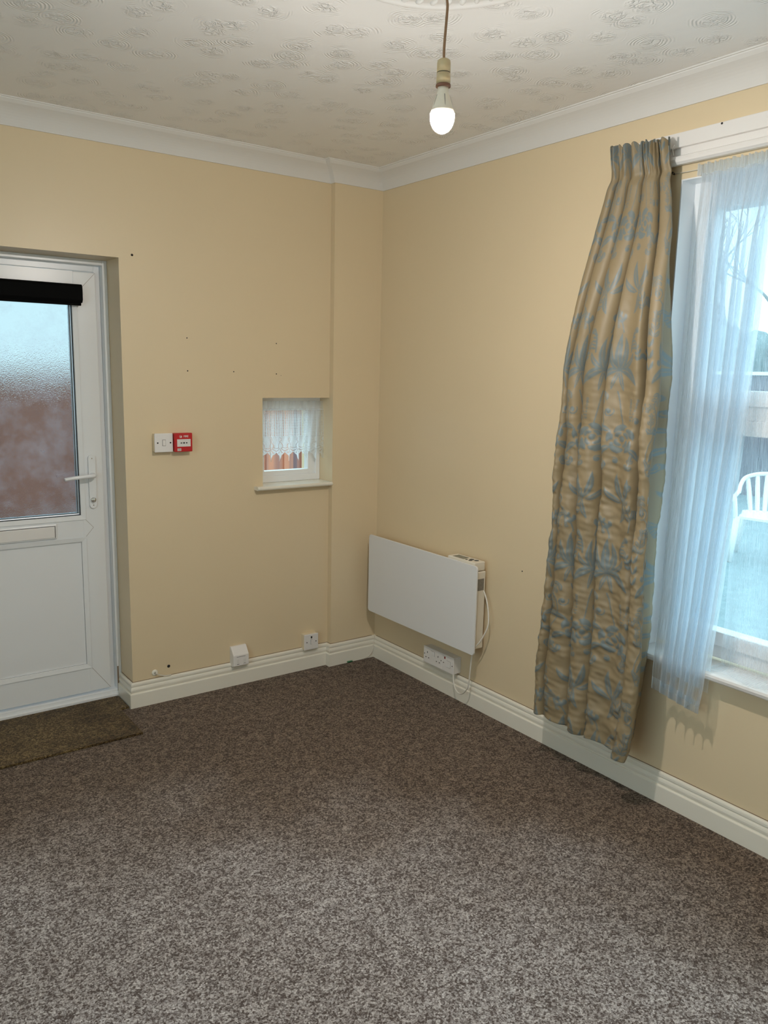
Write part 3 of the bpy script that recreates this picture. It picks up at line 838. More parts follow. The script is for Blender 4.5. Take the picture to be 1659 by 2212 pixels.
# ------------------------------------------------------------------ damask curtain
def motif_tile():
    """half of a mirrored repeat, 1 mm samples: returns function mask(u, v)"""
    TW, TH = 0.165, 0.62
    nx, ny = 165, 620
    gx = (np.arange(nx)+.5)*TW/nx; gy = (np.arange(ny)+.5)*TH/ny
    GXX, GYY = np.meshgrid(gx, gy)
    mask = np.zeros((ny, nx)); 
    def stamp(x, y, r, val):
        for dy in (-TH, 0, TH):
            for xx in (x, -x, 2*TW-x):
                if xx < -r or xx > TW+r or y+dy < -r or y+dy > TH+r: continue
                i0 = max(0, int((xx-r)/TW*nx)-1); i1 = min(nx, int((xx+r)/TW*nx)+2)
                j0 = max(0, int((y+dy-r)/TH*ny)-1); j1 = min(ny, int((y+dy+r)/TH*ny)+2)
                if i0 >= i1 or j0 >= j1: continue
                sub = (GXX[j0:j1, i0:i1]-xx)**2+(GYY[j0:j1, i0:i1]-y-dy)**2 < r*r
                mask[j0:j1, i0:i1][sub] = val
    def bez(p0, p1, p2, n=40):
        t = np.linspace(0, 1, n)[:, None]
        return (1-t)**2*np.array(p0)+2*t*(1-t)*np.array(p1)+t*t*np.array(p2)
    def leaf(p0, p1, p2, w, vein=True):
        P = bez(p0, p1, p2)
        for k, q in enumerate(P):
            t = k/39; r = w*(math.sin(math.pi*min(1, t*0.96+0.02)))**0.85*(1-0.25*t)
            if r > 0.0004: stamp(q[0], q[1], r, 1.0)
        if vein:
            for k, q in enumerate(P[4:32]): stamp(q[0], q[1], 0.0011, 0.0)
    def stem_(p0, p1, p2, w=0.0017):
        for q in bez(p0, p1, p2, 70): stamp(q[0], q[1], w, 1.0)
    def spiral(cx, cy, r0, turns, a0, w=0.0020, sgn=1):
        for k in range(90):
            t = k/89; r = r0*(1-t)**0.9; a = a0+sgn*turns*2*math.pi*t
            stamp(cx+r*math.cos(a), cy+r*math.sin(a), w*(0.7+1.3*t if t < .9 else 2.4), 1.0)
    def berries(cx, cy, dx, dy, n, s=0.0046):
        for k in range(n):
            t = k/(n-1)
            for sd in (-1, 1):
                off = (0.013*(1-t)+0.002)*sd
                px, py = cx+dx*t+off*(-dy)*18*0.5, cy+dy*t+abs(off)*0.4
                px = cx+dx*t+off
                stamp(px, py, s*(1-0.4*t), 1.0); stamp(px, py, s*0.42*(1-.4*t), 0.0)
            stamp(cx+dx*t, cy+dy*t, 0.0013, 1.0)
    # lily
    c = (0.085, 0.300)
    leaf(c, (0.060, 0.335), (0.078, 0.395), 0.010)
    leaf(c, (0.098, 0.345), (0.088, 0.408), 0.011)
    leaf(c, (0.120, 0.325), (0.120, 0.380), 0.010)
    leaf(c, (0.045, 0.318), (0.040, 0.352), 0.008)
    leaf(c, (0.125, 0.300), (0.150, 0.262), 0.013)
    leaf(c, (0.050, 0.300), (0.022, 0.255), 0.014)
    leaf(c, (0.078, 0.270), (0.070, 0.236), 0.006)
    leaf(c, (0.096, 0.270), (0.104, 0.240), 0.006)
    for k in range(5):                      # feathered scroll above the lily
        leaf((0.050, 0.360+0.010*k), (0.040, 0.366+0.010*k), (0.034, 0.362+0.011*k), 0.0036, False)
    stem_((0.052, 0.352), (0.052, 0.40), (0.036, 0.418), 0.0024); spiral(0.030, 0.412, 0.010, 1.1, 0.6)
    # berry spikes
    berries(0.118, 0.420, 0.004, 0.062, 9)
    berries(0.026, 0.205, 0.010, -0.052, 7)
    berries(0.150, 0.196, -0.018, -0.044, 6, 0.004)
    # rose: broad overlapping petals with light outlines
    rc = (0.060, 0.095)
    for (r, n, ph, w) in ((0.034, 5, 0.2, 0.0135), (0.019, 4, 0.9, 0.0085)):
        for k in range(n):
            a = 2*math.pi*k/n+ph
            p0 = (rc[0]+r*0.9*math.cos(a-.62), rc[1]+r*0.9*math.sin(a-.62)); p2 = (rc[0]+r*0.9*math.cos(a+.62), rc[1]+r*0.9*math.sin(a+.62))
            p1 = (rc[0]+r*1.35*math.cos(a), rc[1]+r*1.35*math.sin(a))
            for q in bez(p0, p1, p2): stamp(q[0], q[1], w*0.72+0.0014, 0.0)
            for k2, q in enumerate(bez(p0, p1, p2)): stamp(q[0], q[1], w*0.72*math.sin(math.pi*(k2+4)/47)**.6, 1.0)
            for q in bez((p0[0]*.6+rc[0]*.4, p0[1]*.6+rc[1]*.4), (rc[0]+r*0.9*math.cos(a), rc[1]+r*0.9*math.sin(a)), p2)[8:34]: stamp(q[0], q[1], 0.0010, 0.0)
    spiral(rc[0], rc[1], 0.009, 1.2, 0.4, 0.0026)
    leaf((0.030, 0.065), (0.012, 0.062), (0.002, 0.035), 0.010)
    leaf((0.092, 0.070), (0.118, 0.068), (0.132, 0.040), 0.011)
    leaf((0.094, 0.118), (0.122, 0.135), (0.146, 0.120), 0.010)
    # trailing vines and scrolls
    stem_((0.132, 0.000), (0.158, 0.05), (0.128, 0.10)); stem_((0.128, 0.10), (0.10, 0.16), (0.140, 0.200))
    stem_((0.085, 0.236), (0.072, 0.19), (0.062, 0.135)); spiral(0.104, 0.176, 0.016, 1.3, 2.6)
    spiral(0.146, 0.512, 0.020, 1.4, -1.2, sgn=-1)
    stem_((0.140, 0.495), (0.10, 0.47), (0.085, 0.410)); stem_((0.020, 0.44), (0.0, 0.50), (0.048, 0.530))
    leaf((0.048, 0.530), (0.075, 0.560), (0.070, 0.610), 0.011); leaf((0.050, 0.528), (0.022, 0.560), (0.026, 0.600), 0.011)
    leaf((0.055, 0.524), (0.092, 0.530), (0.110, 0.565), 0.010); leaf((0.046, 0.520), (0.040, 0.490), (0.060, 0.462), 0.009)
    leaf((0.112, 0.468), (0.134, 0.452), (0.156, 0.462), 0.007)
    for k in range(3):
        leaf((0.165, 0.300+0.032*k), (0.152, 0.312+0.032*k), (0.150, 0.326+0.032*k), 0.006, False)
    spiral(0.014, 0.150, 0.012, 1.1, 0.0)
    # acanthus sprays filling the ground
    def spray(x, y, a, L, n, w, curl=0.5):
        P = [(x, y)]; aa = a
        for k in range(n):
            aa += curl*0.22
            P.append((P[-1][0]+L/n*math.cos(aa), P[-1][1]+L/n*math.sin(aa)))
        for k in range(n):
            stem_(P[k], ((P[k][0]+P[k+1][0])/2, (P[k][1]+P[k+1][1])/2), P[k+1], 0.0017)
            d = math.atan2(P[k+1][1]-P[k][1], P[k+1][0]-P[k][0])
            for sg in (-1, 1):
                l = L*0.42*(1-0.6*k/n)
                e_ = (P[k][0]+l*math.cos(d+sg*0.75), P[k][1]+l*math.sin(d+sg*0.75))
                m_ = (P[k][0]+l*0.65*math.cos(d+sg*1.15), P[k][1]+l*0.65*math.sin(d+sg*1.15))
                leaf(P[k], m_, e_, w*(1-0.5*k/n), w > 0.006)
        leaf(P[-2], P[-1], (P[-1][0]+L*.22*math.cos(aa), P[-1][1]+L*.22*math.sin(aa)), w*0.8)
    spray(0.010, 0.480, 0.9, 0.070, 3, 0.0075)
    spray(0.150, 0.395, 1.9, 0.060, 3, 0.0070, -0.6)
    spray(0.118, 0.232, -1.2, 0.055, 3, 0.0065, 0.7)
    spray(0.012, 0.330, 1.4, 0.050, 3, 0.0058, -0.5)
    spray(0.155, 0.560, -1.9, 0.050, 3, 0.0065, 0.4)
    spray(0.110, 0.008, 0.5, 0.045, 2, 0.0080, 0.8)
    spray(0.030, 0.008, 2.0, 0.040, 2, 0.0070, -0.6)
    spray(0.135, 0.125, 1.3, 0.045, 2, 0.0065, 0.5)
    spray(0.088, 0.445, 0.6, 0.040, 2, 0.0060, 0.5)
    spiral(0.128, 0.322, 0.011, 1.2, 2.0); spiral(0.020, 0.575, 0.012, 1.2, -0.5, sgn=-1); spiral(0.078, 0.030, 0.010, 1.2, 1.0)
    def f_(u, v):
        uu = np.mod(u, 2*TW); uu = np.where(uu > TW, 2*TW-uu, uu)
        vv = np.mod(v, TH)
        x = np.clip(uu/TW*nx-.5, 0, nx-1.001); y = np.clip(vv/TH*ny-.5, 0, ny-1.001)
        i = x.astype(int); j = y.astype(int); fx = x-i; fy = y-j
        return (mask[j, i]*(1-fx)*(1-fy)+mask[j, i+1]*fx*(1-fy)+mask[j+1, i]*(1-fx)*fy+mask[j+1, i+1]*fx*fy)
    return f_
motif = motif_tile()

def wave_noise(u, v, fu, fv, n, seed):
    r = np.random.default_rng(seed)
    out = np.zeros_like(u)
    for _ in range(n):
        a = r.normal()*fu; b = r.normal()*fv; p = r.uniform(0, 6.28)
        out += np.sin(2*np.pi*(a*u+b*v)+p)
    return out/math.sqrt(n)

def smoothstep(a, b, x):
    t = np.clip((x-a)/(b-a), 0, 1); return t*t*(3-2*t)

ZT, ZBm = 2.393, 0.205
zL = np.array([0.19, 0.403, 0.668, 0.961, 1.243, 1.604, 1.778, 1.946, 2.157, 2.311, 2.40])
yLk = np.array([-1.352, -1.344, -1.363, -1.378, -1.387, -1.397, -1.420, -1.444, -1.483, -1.520, -1.513])
zR = np.array([0.19, 0.262, 0.448, 0.627, 0.965, 1.293, 1.609, 1.841, 2.068, 2.252, 2.40])
yRk = np.array([-1.845, -1.866, -1.881, -1.890, -1.875, -1.863, -1.855, -1.838, -1.813, -1.772, -1.761])
def damask_curtain():
    C, R = 520, 760
    t = np.linspace(0, 1, R)[:, None].repeat(C, 1)
    s = np.linspace(0, 1, C)[None, :].repeat(R, 0)
    z = ZT+(ZBm-ZT)*t
    yl = np.interp(z, zL, yLk)-0.004-0.022*smoothstep(0.05, .3, t); yr = np.interp(z, zR, yRk)+0.014*smoothstep(0.05, .3, t)-0.02*smoothstep(.6,1,t)
    # creases (fractions across) at heading, middle and hem, then segment-wise bulges
    keys = np.array([0.0, 0.09, 0.37, 0.70, 1.0])                   # t of the key rows
    creases = np.array([[0.00, 0.13, 0.33, 0.55, 0.79, 0.82, 1.0],
                        [0.00, 0.13, 0.33, 0.56, 0.81, 0.84, 1.0],
                        [0.00, 0.06, 0.20, 0.44, 0.80, 0.88, 1.0],
                        [0.00, 0.07, 0.26, 0.47, 0.83, 0.89, 1.0],
                        [0.00, 0.09, 0.34, 0.52, 0.85, 0.87, 1.0]])
    cs = [np.interp(t[:, 0], keys, creases[:, k]) for k in range(7)]
    depth = np.array([[0.3, .7, .8, .7, .7, .7, 0.2],
                      [0.3, .8, .9, .9, 1.0, 1.0, 0.3],
                      [0.5, .5, 1.05, 1.0, 1.2, 1.2, 0.25],
                      [0.5, .6, 1.1, 1.0, 1.0, 1.0, 0.2],
                      [0.5, .7, 1.1, 1.0, .70, .70, 0.2]])
    dk = [np.interp(t[:, 0], keys, depth[:, k]) for k in range(7)]
    nseg = 6
    fab = np.array([0, .11, .29, .49, .80, .85, 1.0])               # fabric share per fold
    yfrac = np.zeros_like(t); bul = np.zeros_like(t)
    for k in range(nseg):
        m = (s >= fab[k]) & (s <= fab[k+1])
        q = np.clip((s-fab[k])/(fab[k+1]-fab[k]), 0, 1)
        c0 = cs[k][:, None]; c1 = cs[k+1][:, None]; d0 = dk[k][:, None]; d1 = dk[k+1][:, None]
        w = (c1-c0)
        # omega-like fold: y swings past the crease on both sides
        if k == 4: w = w*1.0
        yy = c0+w*(q-(0.0 if k == 4 else 1.0)*(0.13+0.10*smoothstep(.06, .2, t))*np.sin(2*np.pi*q))
        bb = np.sin(np.pi*q)**0.75
        if k == 4: bb = bb*0.10
        if k == 3: bb = bb-0.13*np.sin(np.pi*q)**2*(1+np.cos(4*np.pi*(q-0.5)))*smoothstep(.1, .3, t)
        base = 1-(d0*(1-q)+d1*q)
        yfrac = np.where(m, yy, yfrac)
        bul = np.where(m, base+(1-base)*bb if False else bb*(d0*(1-q)+d1*q)+base*1.0, bul)
    amp = 0.030+0.062*smoothstep(0.05, 0.35, t)+0.008*smoothstep(0.6, 1, t)
    x0 = -0.068-0.036*smoothstep(0.04, 0.30, t)-0.040*smoothstep(0.3, 0.8, t)*smoothstep(0.75, .95, s)
    u = s*1.02
    v = z
    mk = motif((u+0.05)/1.2, (v+0.24)/1.2)
    yfrac = yfrac+0.006*wave_noise(s, t, 2.0, 1.5, 8, 3)*smoothstep(0.05, .2, t)*np.sin(np.pi*s)
    y = yl+(yr-yl)*yfrac
    x = x0-amp*(bul-0.5)*1.5
    # tight little pencil pleats of the heading tape
    head = 1-smoothstep(0.035, 0.062, t)
    x = x-head*0.007*np.sin(2*np.pi*(s*17+0.6*np.sin(9*s)))*(0.7+0.3*np.cos(t*90))
    neck = np.exp(-((t-0.050)/0.010)**2)
    x = x+neck*0.009
    # soft cross-wrinkles and quilting of the interlining, stronger low down
    wr = wave_noise(u, v, 7, 9, 16, 5)*0.0026+wave_noise(u, v, 14, 20, 26, 8)*0.0009
    wr = wr*(0.25+0.9*smoothstep(0.25, 0.6, t))
    k = np.ones(5)/5
    mkb = mk.copy()
    for ax in (0, 1):
        mkb = np.apply_along_axis(lambda a: np.convolve(a, k, 'same'), ax, mkb)
    emb = mkb*0.0036*(0.15+0.95*smoothstep(0.28, 0.6, t))
    diag = 0.011*np.sin(2*np.pi*(u*3.1+v*1.7))*smoothstep(.3, .5, t)*(1-smoothstep(.5, .75, t))
    x = x-wr-emb-diag
    # hem hangs unevenly
    zz = z+0.0
    hem = smoothstep(0.90, 1.0, t)*(0.008*np.sin(2*np.pi*(s*1.3+.1))-0.012*smoothstep(.55, .95, s))
    zz = zz+hem+0.020*(1-t)*0
    topw = (1-smoothstep(0.0, 0.03, t))*0.006*np.sin(2*np.pi*(s*13+.2))
    zz = zz+topw-0.018*(s)*(1-smoothstep(0, .1, t))
    return x, y, zz, u, v, mk
cx_, cy_, cz_, cu_, cv_, cm_ = damask_curtain()
cur = empty('damask_curtain', (-0.08, -1.62, 2.39)); tag(cur, 'long gold and blue grey floral damask curtain with gathered heading beside the large window', 'curtain')
co_ = grid_mesh('curtain_drape', cx_, cy_, cz_, cu_, cv_, M['damask'], cur, {'motif': cm_})
sm = co_.modifiers.new('thickness', 'SOLIDIFY'); sm.thickness = 0.004; sm.offset = 1.0
for k in range(11):
    yk = -1.53-0.022*k
    MB().tube([(-0.040, yk, 2.330), (-0.048, yk, 2.350), (-0.044, yk-0.003, 2.362), (-0.038, yk, 2.350)], 0.0016, seg=6, smooth=3).build('curtain_hook', M['plate'], cur, True)

# ------------------------------------------------------------------ net curtain
net = empty('net_curtain', (-0.03, -2.4, 2.28)); tag(net, 'sheer white net curtain strung across the large window and bunched beside the damask curtain', 'curtain')
def net_grid(fn, R, C, name, mat):
    t = np.linspace(0, 1, R)[:, None].repeat(C, 1); s = np.linspace(0, 1, C)[None, :].repeat(R, 0)
    x, y, z, u, v = fn(s, t)
    return grid_mesh(name, x, y, z, u, v, mat, net)
def drape(s, t, z0=2.255, z1=0.492, x_add=0.0, yr_add=0.0):
    z = z0+(z1-z0)*t
    yl = -1.862-0.030*t; yr = np.interp(z, [0.45, 0.55, 0.84, 1.3, 1.6, 2.04, 2.26], [-2.050, -2.064, -2.069, -2.079, -2.084, -2.100, -2.125])+yr_add
    ph = 2*np.pi*(s*5.2+0.22*np.sin(4.0*s+1)+0.10*np.sin(3*t+5*s))
    amp = 0.010+0.014*smoothstep(0.0, 0.25, t)
    x = -0.022-0.054*smoothstep(0.25, 0.98, t)-0.018*smoothstep(0.80, 1, t)-amp*np.sin(ph)+x_add
    x = x-0.004*np.sin(2*np.pi*s*19+6*np.sin(2*t))*(1-smoothstep(0, .3, t))
    y = yl+(yr-yl)*(s+0.055*np.sin(ph+1.9)*smoothstep(0,.15,t)-0.01)
    z = z+smoothstep(.9, 1, t)*(-0.030*s+0.012*np.sin(ph))
    return x, y, z, s*0.62, z
net_grid(drape, 260, 300, 'gathered_drape', M['net'])
def drape_hem(s, t):
    x, y, z, u, v = drape(s, 1+0*t, yr_add=0.0)
    return x-0.0005, y, z-0.045*t+0.022, u, v
net_grid(drape_hem, 8, 300, 'weighted_hem', M['net_hem'])
def back_fold(s, t):
    x, y, z, u, v = drape(s*0.9+0.05, t, z1=0.545, x_add=0.020)
    return x+0.004, y-0.006, z, u+.3, v
net_grid(back_fold, 160, 200, 'rear_fold', M['net'])
def heading(s, t):
    z = 2.288-0.036*t
    y = -1.835+(-3.10+1.835)*s
    x = -0.020-0.004*np.sin(2*np.pi*s*95+3*np.sin(40*s))*(1.0-0.2*t)-0.003*np.sin(2*np.pi*s*41)
    z = z+0.003*np.sin(2*np.pi*s*60+np.sin(30*s)*2)*(1-t)
    return x, y, z, s*3, z
net_grid(heading, 10, 1400, 'gathered_heading', M['net_hem'])
def single(s, t):
    """one layer hanging inside the reveal and trailing over the sill board"""
    Lh = 2.262-(GZ0+0.012); Lt = Lh+0.105
    d = t*Lt
    hang = d < Lh
    z = np.where(hang, 2.262-d, GZ0+0.0125)
    xin = -0.018+0.066*smoothstep(0, 1, d/Lh)
    x = np.where(hang, xin, 0.048-(d-Lh)*1.0)
    ph = 2*np.pi*(s*7+0.3*np.sin(5*s))
    x = x-np.where(hang, (0.010*np.sin(ph)*(0.5+.5*smoothstep(0, .3, t))), 0)
    x = x+np.where(hang, 0, 0.018*np.sin(2*np.pi*s*4.3)*(d-Lh)/0.105)
    z = z+np.where(hang, 0, 0.0022*(1+np.sin(ph*1.7+60*(d-Lh)))+0.002)
    y = -2.035+(-3.08+2.035)*(s+0.012*np.sin(ph+1.6))-0.0*t
    return x, y, z, s*1.5, 2.26-d
net_grid(single, 300, 320, 'single_layer', M['net_single'])
nw = empty('net_wire', (-0.01, -1.74, 2.277)); tag(nw, 'thin net wire tied to a small dark screw hook at the window corner', 'wire')
MB().tube([(-0.012, -1.742, 2.276), (-0.016, -2.4, 2.272), (-0.012, -3.12, 2.274)], 0.0011, seg=6).build('wire', M['wire'], nw, True)
MB().tube([(0.002, -1.731, 2.279), (-0.012, -1.731, 2.279), (-0.018, -1.735, 2.283), (-0.018, -1.741, 2.279), (-0.012, -1.741, 2.274)], 0.0014, seg=8).build('screw_hook', M['dark'], nw, True)

# ------------------------------------------------------------------ heater
ht = empty('panel_heater', (-0.05, -0.5, 0.51)); tag(ht, 'white flat panel heater mounted low on the cream wall by the corner', 'heater')
MB().prism(rrect(-0.932, -0.080, 0.302, 0.724, 0.016), 0, -0.105, -0.096, 0.0012).build('front_panel', M['heater'], ht)
MB().box((-0.096, -0.905, 0.318), (-0.022, -0.16, 0.690), 0.006).build('heater_body', M['heater_body'], ht)
MB().box((-0.094, -0.905, 0.693), (-0.030, -0.715, 0.735), 0.004).build('control_box', M['heater_body'], ht)
MB().box((-0.086, -0.815, 0.7345), (-0.048, -0.742, 0.7362)).build('display', M['lcd'], ht)
for (x, y, r) in ((-0.080, -0.832, .006), (-0.060, -0.846, .011), (-0.078, -0.856, .009), (-0.056, -0.874, .011)):
    MB().lathe([(r, 0), (r, 0.0016), (r*0.8, 0.0022)], (x, y, 0.7345), seg=18).build('button', M['button'], ht, True)
MB().box((-0.086, -0.9062, 0.600), (-0.034, -0.9048, 0.655)).build('rating_sticker', M['sticker'], ht)
for zz in (0.36, 0.62):
    for yy in (-0.25, -0.80):
        MB().box((-0.024, yy-0.02, zz-0.015), (-0.0006, yy+0.02, zz+0.015)).build('wall_bracket', M['heater_body'], ht)
hc = MB().tube([(-0.030, -0.900, 0.60), (-0.034, -0.930, 0.555), (-0.045, -0.958, 0.49), (-0.055, -0.965, 0.44), (-0.072, -0.943, 0.375), (-0.078, -0.915, 0.335), (-0.078, -0.893, 0.28), (-0.076, -0.883, 0.20),
                (-0.074, -0.872, 0.13), (-0.070, -0.838, 0.083), (-0.066, -0.800, 0.066), (-0.060, -0.765, 0.078), (-0.052, -0.742, 0.110), (-0.042, -0.728, 0.150)], 0.0034, seg=10)
hc.build('power_cable', M['wire'], ht, True)

# ------------------------------------------------------------------ wall devices
def device(name, label, cat, facing, a0, a1, z0, z1, depth, c, box_mat, plate_mat, plate_t=0.008, inset=0.0):
    """square plate on a surface back box. facing 'x' (right wall) or 'y' (back wall); a0..a1 is the span along the wall"""
    am = (a0+a1)/2; zm = (z0+z1)/2
    loc = (c-depth, am, zm) if facing == 'x' else (am, c-depth, zm)
    e = empty(name, loc); tag(e, label, cat)
    def B(a_0, a_1, zz0, zz1, d0, d1, bev=0.0):
        m = MB()
        if facing == 'x': m.box((c-d1, a_0, zz0), (c-d0, a_1, zz1), bev)
        else: m.box((a_0, c-d1, zz0), (a_1, c-d0, zz1), bev)
        return m
    B(a0+0.002, a1-0.002, z0+0.002, z1-0.002, 0, depth-plate_t, 0.002).build('back_box', box_mat, e)
    B(a0, a1, z0, z1, depth-plate_t, depth, 0.003).build('faceplate', plate_mat, e)
    return e, B
def small_disc(c, facing, a, z, d, r, name, mat, parent, t=0.0006):
    m = MB()
    if facing == 'x': m.lathe([(r, 0), (r, -t)], (c-d, a, z), axis=0, seg=16)
    else: m.lathe([(r, 0), (r, -t)], (a, c-d, z), axis=1, seg=16)
    return m.build(name, mat, parent)

# light switch and fire call point
e, B = device('light_switch', 'white square light switch mounted directly left of the red fire call point', 'light switch', 'y', -1.238, -1.152, 1.2, 1.286, 0.034, D_REC, M['cream_box'], M['plate'])
B(-1.2025, -1.1865, 1.229, 1.257, 0.0338, 0.0343).build('rocker_surround', M['ink'], e)
B(-1.2012, -1.1878, 1.2305, 1.2555, 0.034, 0.037, 0.001).build('rocker', M['plate'], e)
for a in (-1.224, -1.164): small_disc(D_REC, 'y', a, 1.243, 0.034, 0.0036, 'screw', M['dark'], e)
e, B = device('fire_call_point', 'red square fire alarm call point with white centre beside the light switch', 'call point', 'y', -1.149, -1.063, 1.2, 1.286, 0.046, D_REC, M['red'], M['red'], 0.016)
B(-1.137, -1.0725, 1.224, 1.258, 0.0455, 0.0468, 0.0004).build('break_glass', M['label_white'], e)
yy = D_REC-0.0470
small_disc(D_REC, 'y', -1.1045, 1.241, 0.0468, 0.0040, 'centre_dot', M['dark'], e, 0.0003)
for sg in (-1, 1):
    m = MB(); cxx = -1.1045+sg*0.0125
    m.prism([(cxx-sg*0.0052, 1.241), (cxx+sg*0.0002, 1.2448), (cxx+sg*0.0002, 1.2428), (cxx+sg*0.0045, 1.2428), (cxx+sg*0.0045, 1.2392), (cxx+sg*0.0002, 1.2392), (cxx+sg*0.0002, 1.2372)], 1, yy-0.0002, yy+0.0002)
    m.build('arrow', M['dark'], e)
text_mesh('lettering', 'FIRE', 0.0125, (-1.094, D_REC-0.0461, 1.2705), (1, 0, 0), (0, 0, 1), 0.0002, M['label_white'], e, bold=0.0002)
m = MB(); cxx, czz = -1.118, 1.2700
m.prism([(cxx-.0040, czz-.0050), (cxx+.0030, czz-.0050), (cxx+.0046, czz-.001), (cxx+.0030, czz+.0022), (cxx+.0018, czz+.0060), (cxx-.0010, czz+.001), (cxx-.0026, czz+.0030)], 1, D_REC-0.0464, D_REC-0.0460)
m.build('flame_symbol', M['label_white'], e)
MB().tube([(cxx-.0052, D_REC-.0462, czz-.0055), (cxx-.0072, D_REC-.0462, czz-.001), (cxx-.0058, D_REC-.0462, czz+.004), (cxx-.003, D_REC-.0462, czz+.0065)], 0.0007, seg=6).build('alarm_symbol', M['label_white'], e)
m = MB().box((-1.136, D_REC-.0464, 1.2045), (-1.1185, D_REC-.046, 1.2165)); pl_ = m.build('instruction_label', M['label_white'], e)
m = MB()
for k in range(4): m.box((-1.1345+0.0, D_REC-.0466, 1.2062+k*0.0026), (-1.120, D_REC-.0463, 1.2072+k*0.0026))
m.build('printed_lines', M['ink'], pl_)

# switched fuse unit and telephone socket at the foot of the back wall
e, B = device('fused_switch', 'white square switch on a surface box above the back skirting beside the pier', 'switch', 'y', -0.455, -0.369, 0.112, 0.198, 0.036, D_REC, M['cream_box'], M['plate'])
B(-0.4175, -0.4065, 0.142, 0.168, 0.0358, 0.0363).build('rocker_surround', M['ink'], e)
B(-0.4165, -0.4075, 0.1432, 0.1668, 0.036, 0.039, 0.001).build('rocker', M['plate'], e)
B(-0.4165, -0.4075, 0.174, 0.186, 0.0355, 0.0365).build('neon_lens', M['dark'], e)
for a in (-0.440, -0.384): small_disc(D_REC, 'y', a, 0.155, 0.036, 0.0030, 'screw', M['dark'], e)
tp = empty('telephone_socket', (-0.82, 0.0, 0.15)); tag(tp, 'white sloped-top telephone master socket on the back skirting', 'telephone socket')
MB().prism([(D_REC, 0.105), (D_REC, 0.205), (D_REC-0.012, 0.205), (D_REC-0.042, 0.165), (D_REC-0.042, 0.110), (D_REC-0.036, 0.105)], 0, -0.868, -0.783, 0.002).build('socket_body', M['plate'], tp)
for (a, b) in ((-0.8425, 0.128), (-0.806, 0.128)):
    MB().box((a-0.006, D_REC-0.0424, b-0.007), (a+0.006, D_REC-0.0418, b+0.014)).build('shutter', M['label_white'], tp)
MB().box((-0.849, D_REC-0.0425, 0.1165), (-0.836, D_REC-0.0418, 0.119)).build('port_marking', M['ink'], tp)
MB().tube([(-0.812, D_REC-0.0422, 0.1165), (-0.810, D_REC-0.0422, 0.119), (-0.803, D_REC-0.0422, 0.119), (-0.801, D_REC-0.0422, 0.1165)], 0.0008, seg=6).build('handset_symbol', M['ink'], tp)
MB().box((-0.850, D_REC-0.0425, 0.1555), (-0.802, D_REC-0.0418, 0.1575)).build('printed_line', M['ink'], tp)

# double socket and fused spur below the heater
e, B = device('double_socket', 'white double power socket on a deep box below the heater', 'socket', 'x', -0.649, -0.503, 0.132, 0.218, 0.050, 0.0, M['plate'], M['plate'])
B(-0.5905, -0.5605, 0.182, 0.206, 0.0498, 0.0503).build('rocker_surround', M['ink'], e)
B(-0.5895, -0.5765, 0.183, 0.205, 0.050, 0.0530, 0.001).build('rocker', M['plate'], e)
B(-0.5745, -0.5615, 0.183, 0.205, 0.050, 0.0530, 0.001).build('rocker', M['plate'], e)
for ya in (-0.5345, -0.6175):
    B(ya-0.0022, ya+0.0022, 0.1855, 0.1945, 0.0499, 0.0504).build('earth_pin_hole', M['dark'], e)
    for dy in (-0.011, 0.011):
        B(ya+dy-0.0034, ya+dy+0.0034, 0.1605, 0.1650, 0.0499, 0.0504).build('pin_hole', M['dark'], e)
for a in (-0.5115, -0.6415): small_disc(0, 'x', a, 0.178, 0.050, 0.0028, 'screw', M['dark'], e)
e, B = device('fused_spur', 'white switched fused spur with red neon feeding the heater cable', 'switch', 'x', -0.736, -0.650, 0.132, 0.218, 0.050, 0.0, M['plate'], M['plate'])
B(-0.7115, -0.6845, 0.158, 0.192, 0.0498, 0.0503).build('rocker_surround', M['ink'], e)
B(-0.7105, -0.6855, 0.159, 0.191, 0.050, 0.0525, 0.001).build('rocker', M['plate'], e)
B(-0.674, -0.666, 0.196, 0.208, 0.0499, 0.0508).build('neon_lens', M['red_neon'], e)
for a in (-0.661, -0.7255): small_disc(0, 'x', a, 0.175, 0.050, 0.0028, 'screw', M['dark'], e)

# loose white lead with a green connector in the corner, and the aerial cable outlet
lw = empty('loose_lead', (-0.03, -0.03, 0.06)); tag(lw, 'loose thin white lead with a green end lying against the corner skirting', 'cable')
MB().tube([(-0.006, -0.012, 0.128), (-0.013, -0.020, 0.118), (-0.022, -0.025, 0.085), (-0.026, -0.028, 0.050), (-0.050, -0.028, 0.018), (-0.090, -0.027, 0.0060), (-0.140, -0.026, 0.0045), (-0.165, -0.025, 0.0055)], 0.0017, seg=8).build('lead', M['wire'], lw, True)
MB().tube([(-0.165, -0.025, 0.0055), (-0.196, -0.025, 0.0065)], 0.0046, seg=10, smooth=0).build('connector', M['green'], lw, True)
co = empty('cable_outlet', (-1.256, D_REC, 0.148)); tag(co, 'small round white cable outlet just above the back skirting near the door', 'cable outlet')
MB().lathe([(0.0, 0.0), (0.015, 0.0), (0.015, -0.003), (0.011, -0.006), (0.0, -0.006)][1:4], (-1.256, D_REC, 0.148), axis=1, seg=28).build('outlet_ring', M['gloss'], co, True)
small_disc(D_REC, 'y', -1.256, 0.148, 0.0062, 0.0042, 'outlet_hole', M['dark'], co)
MB().tube([(-1.256, D_REC-0.006, 0.148), (-1.252, D_REC-0.016, 0.147), (-1.240, D_REC-0.014, 0.1385), (-1.21, D_REC-0.0115, 0.1262), (-1.18, D_REC-0.0105, 0.1235)], 0.0026, seg=8).build('cable', M['wire'], co, True)

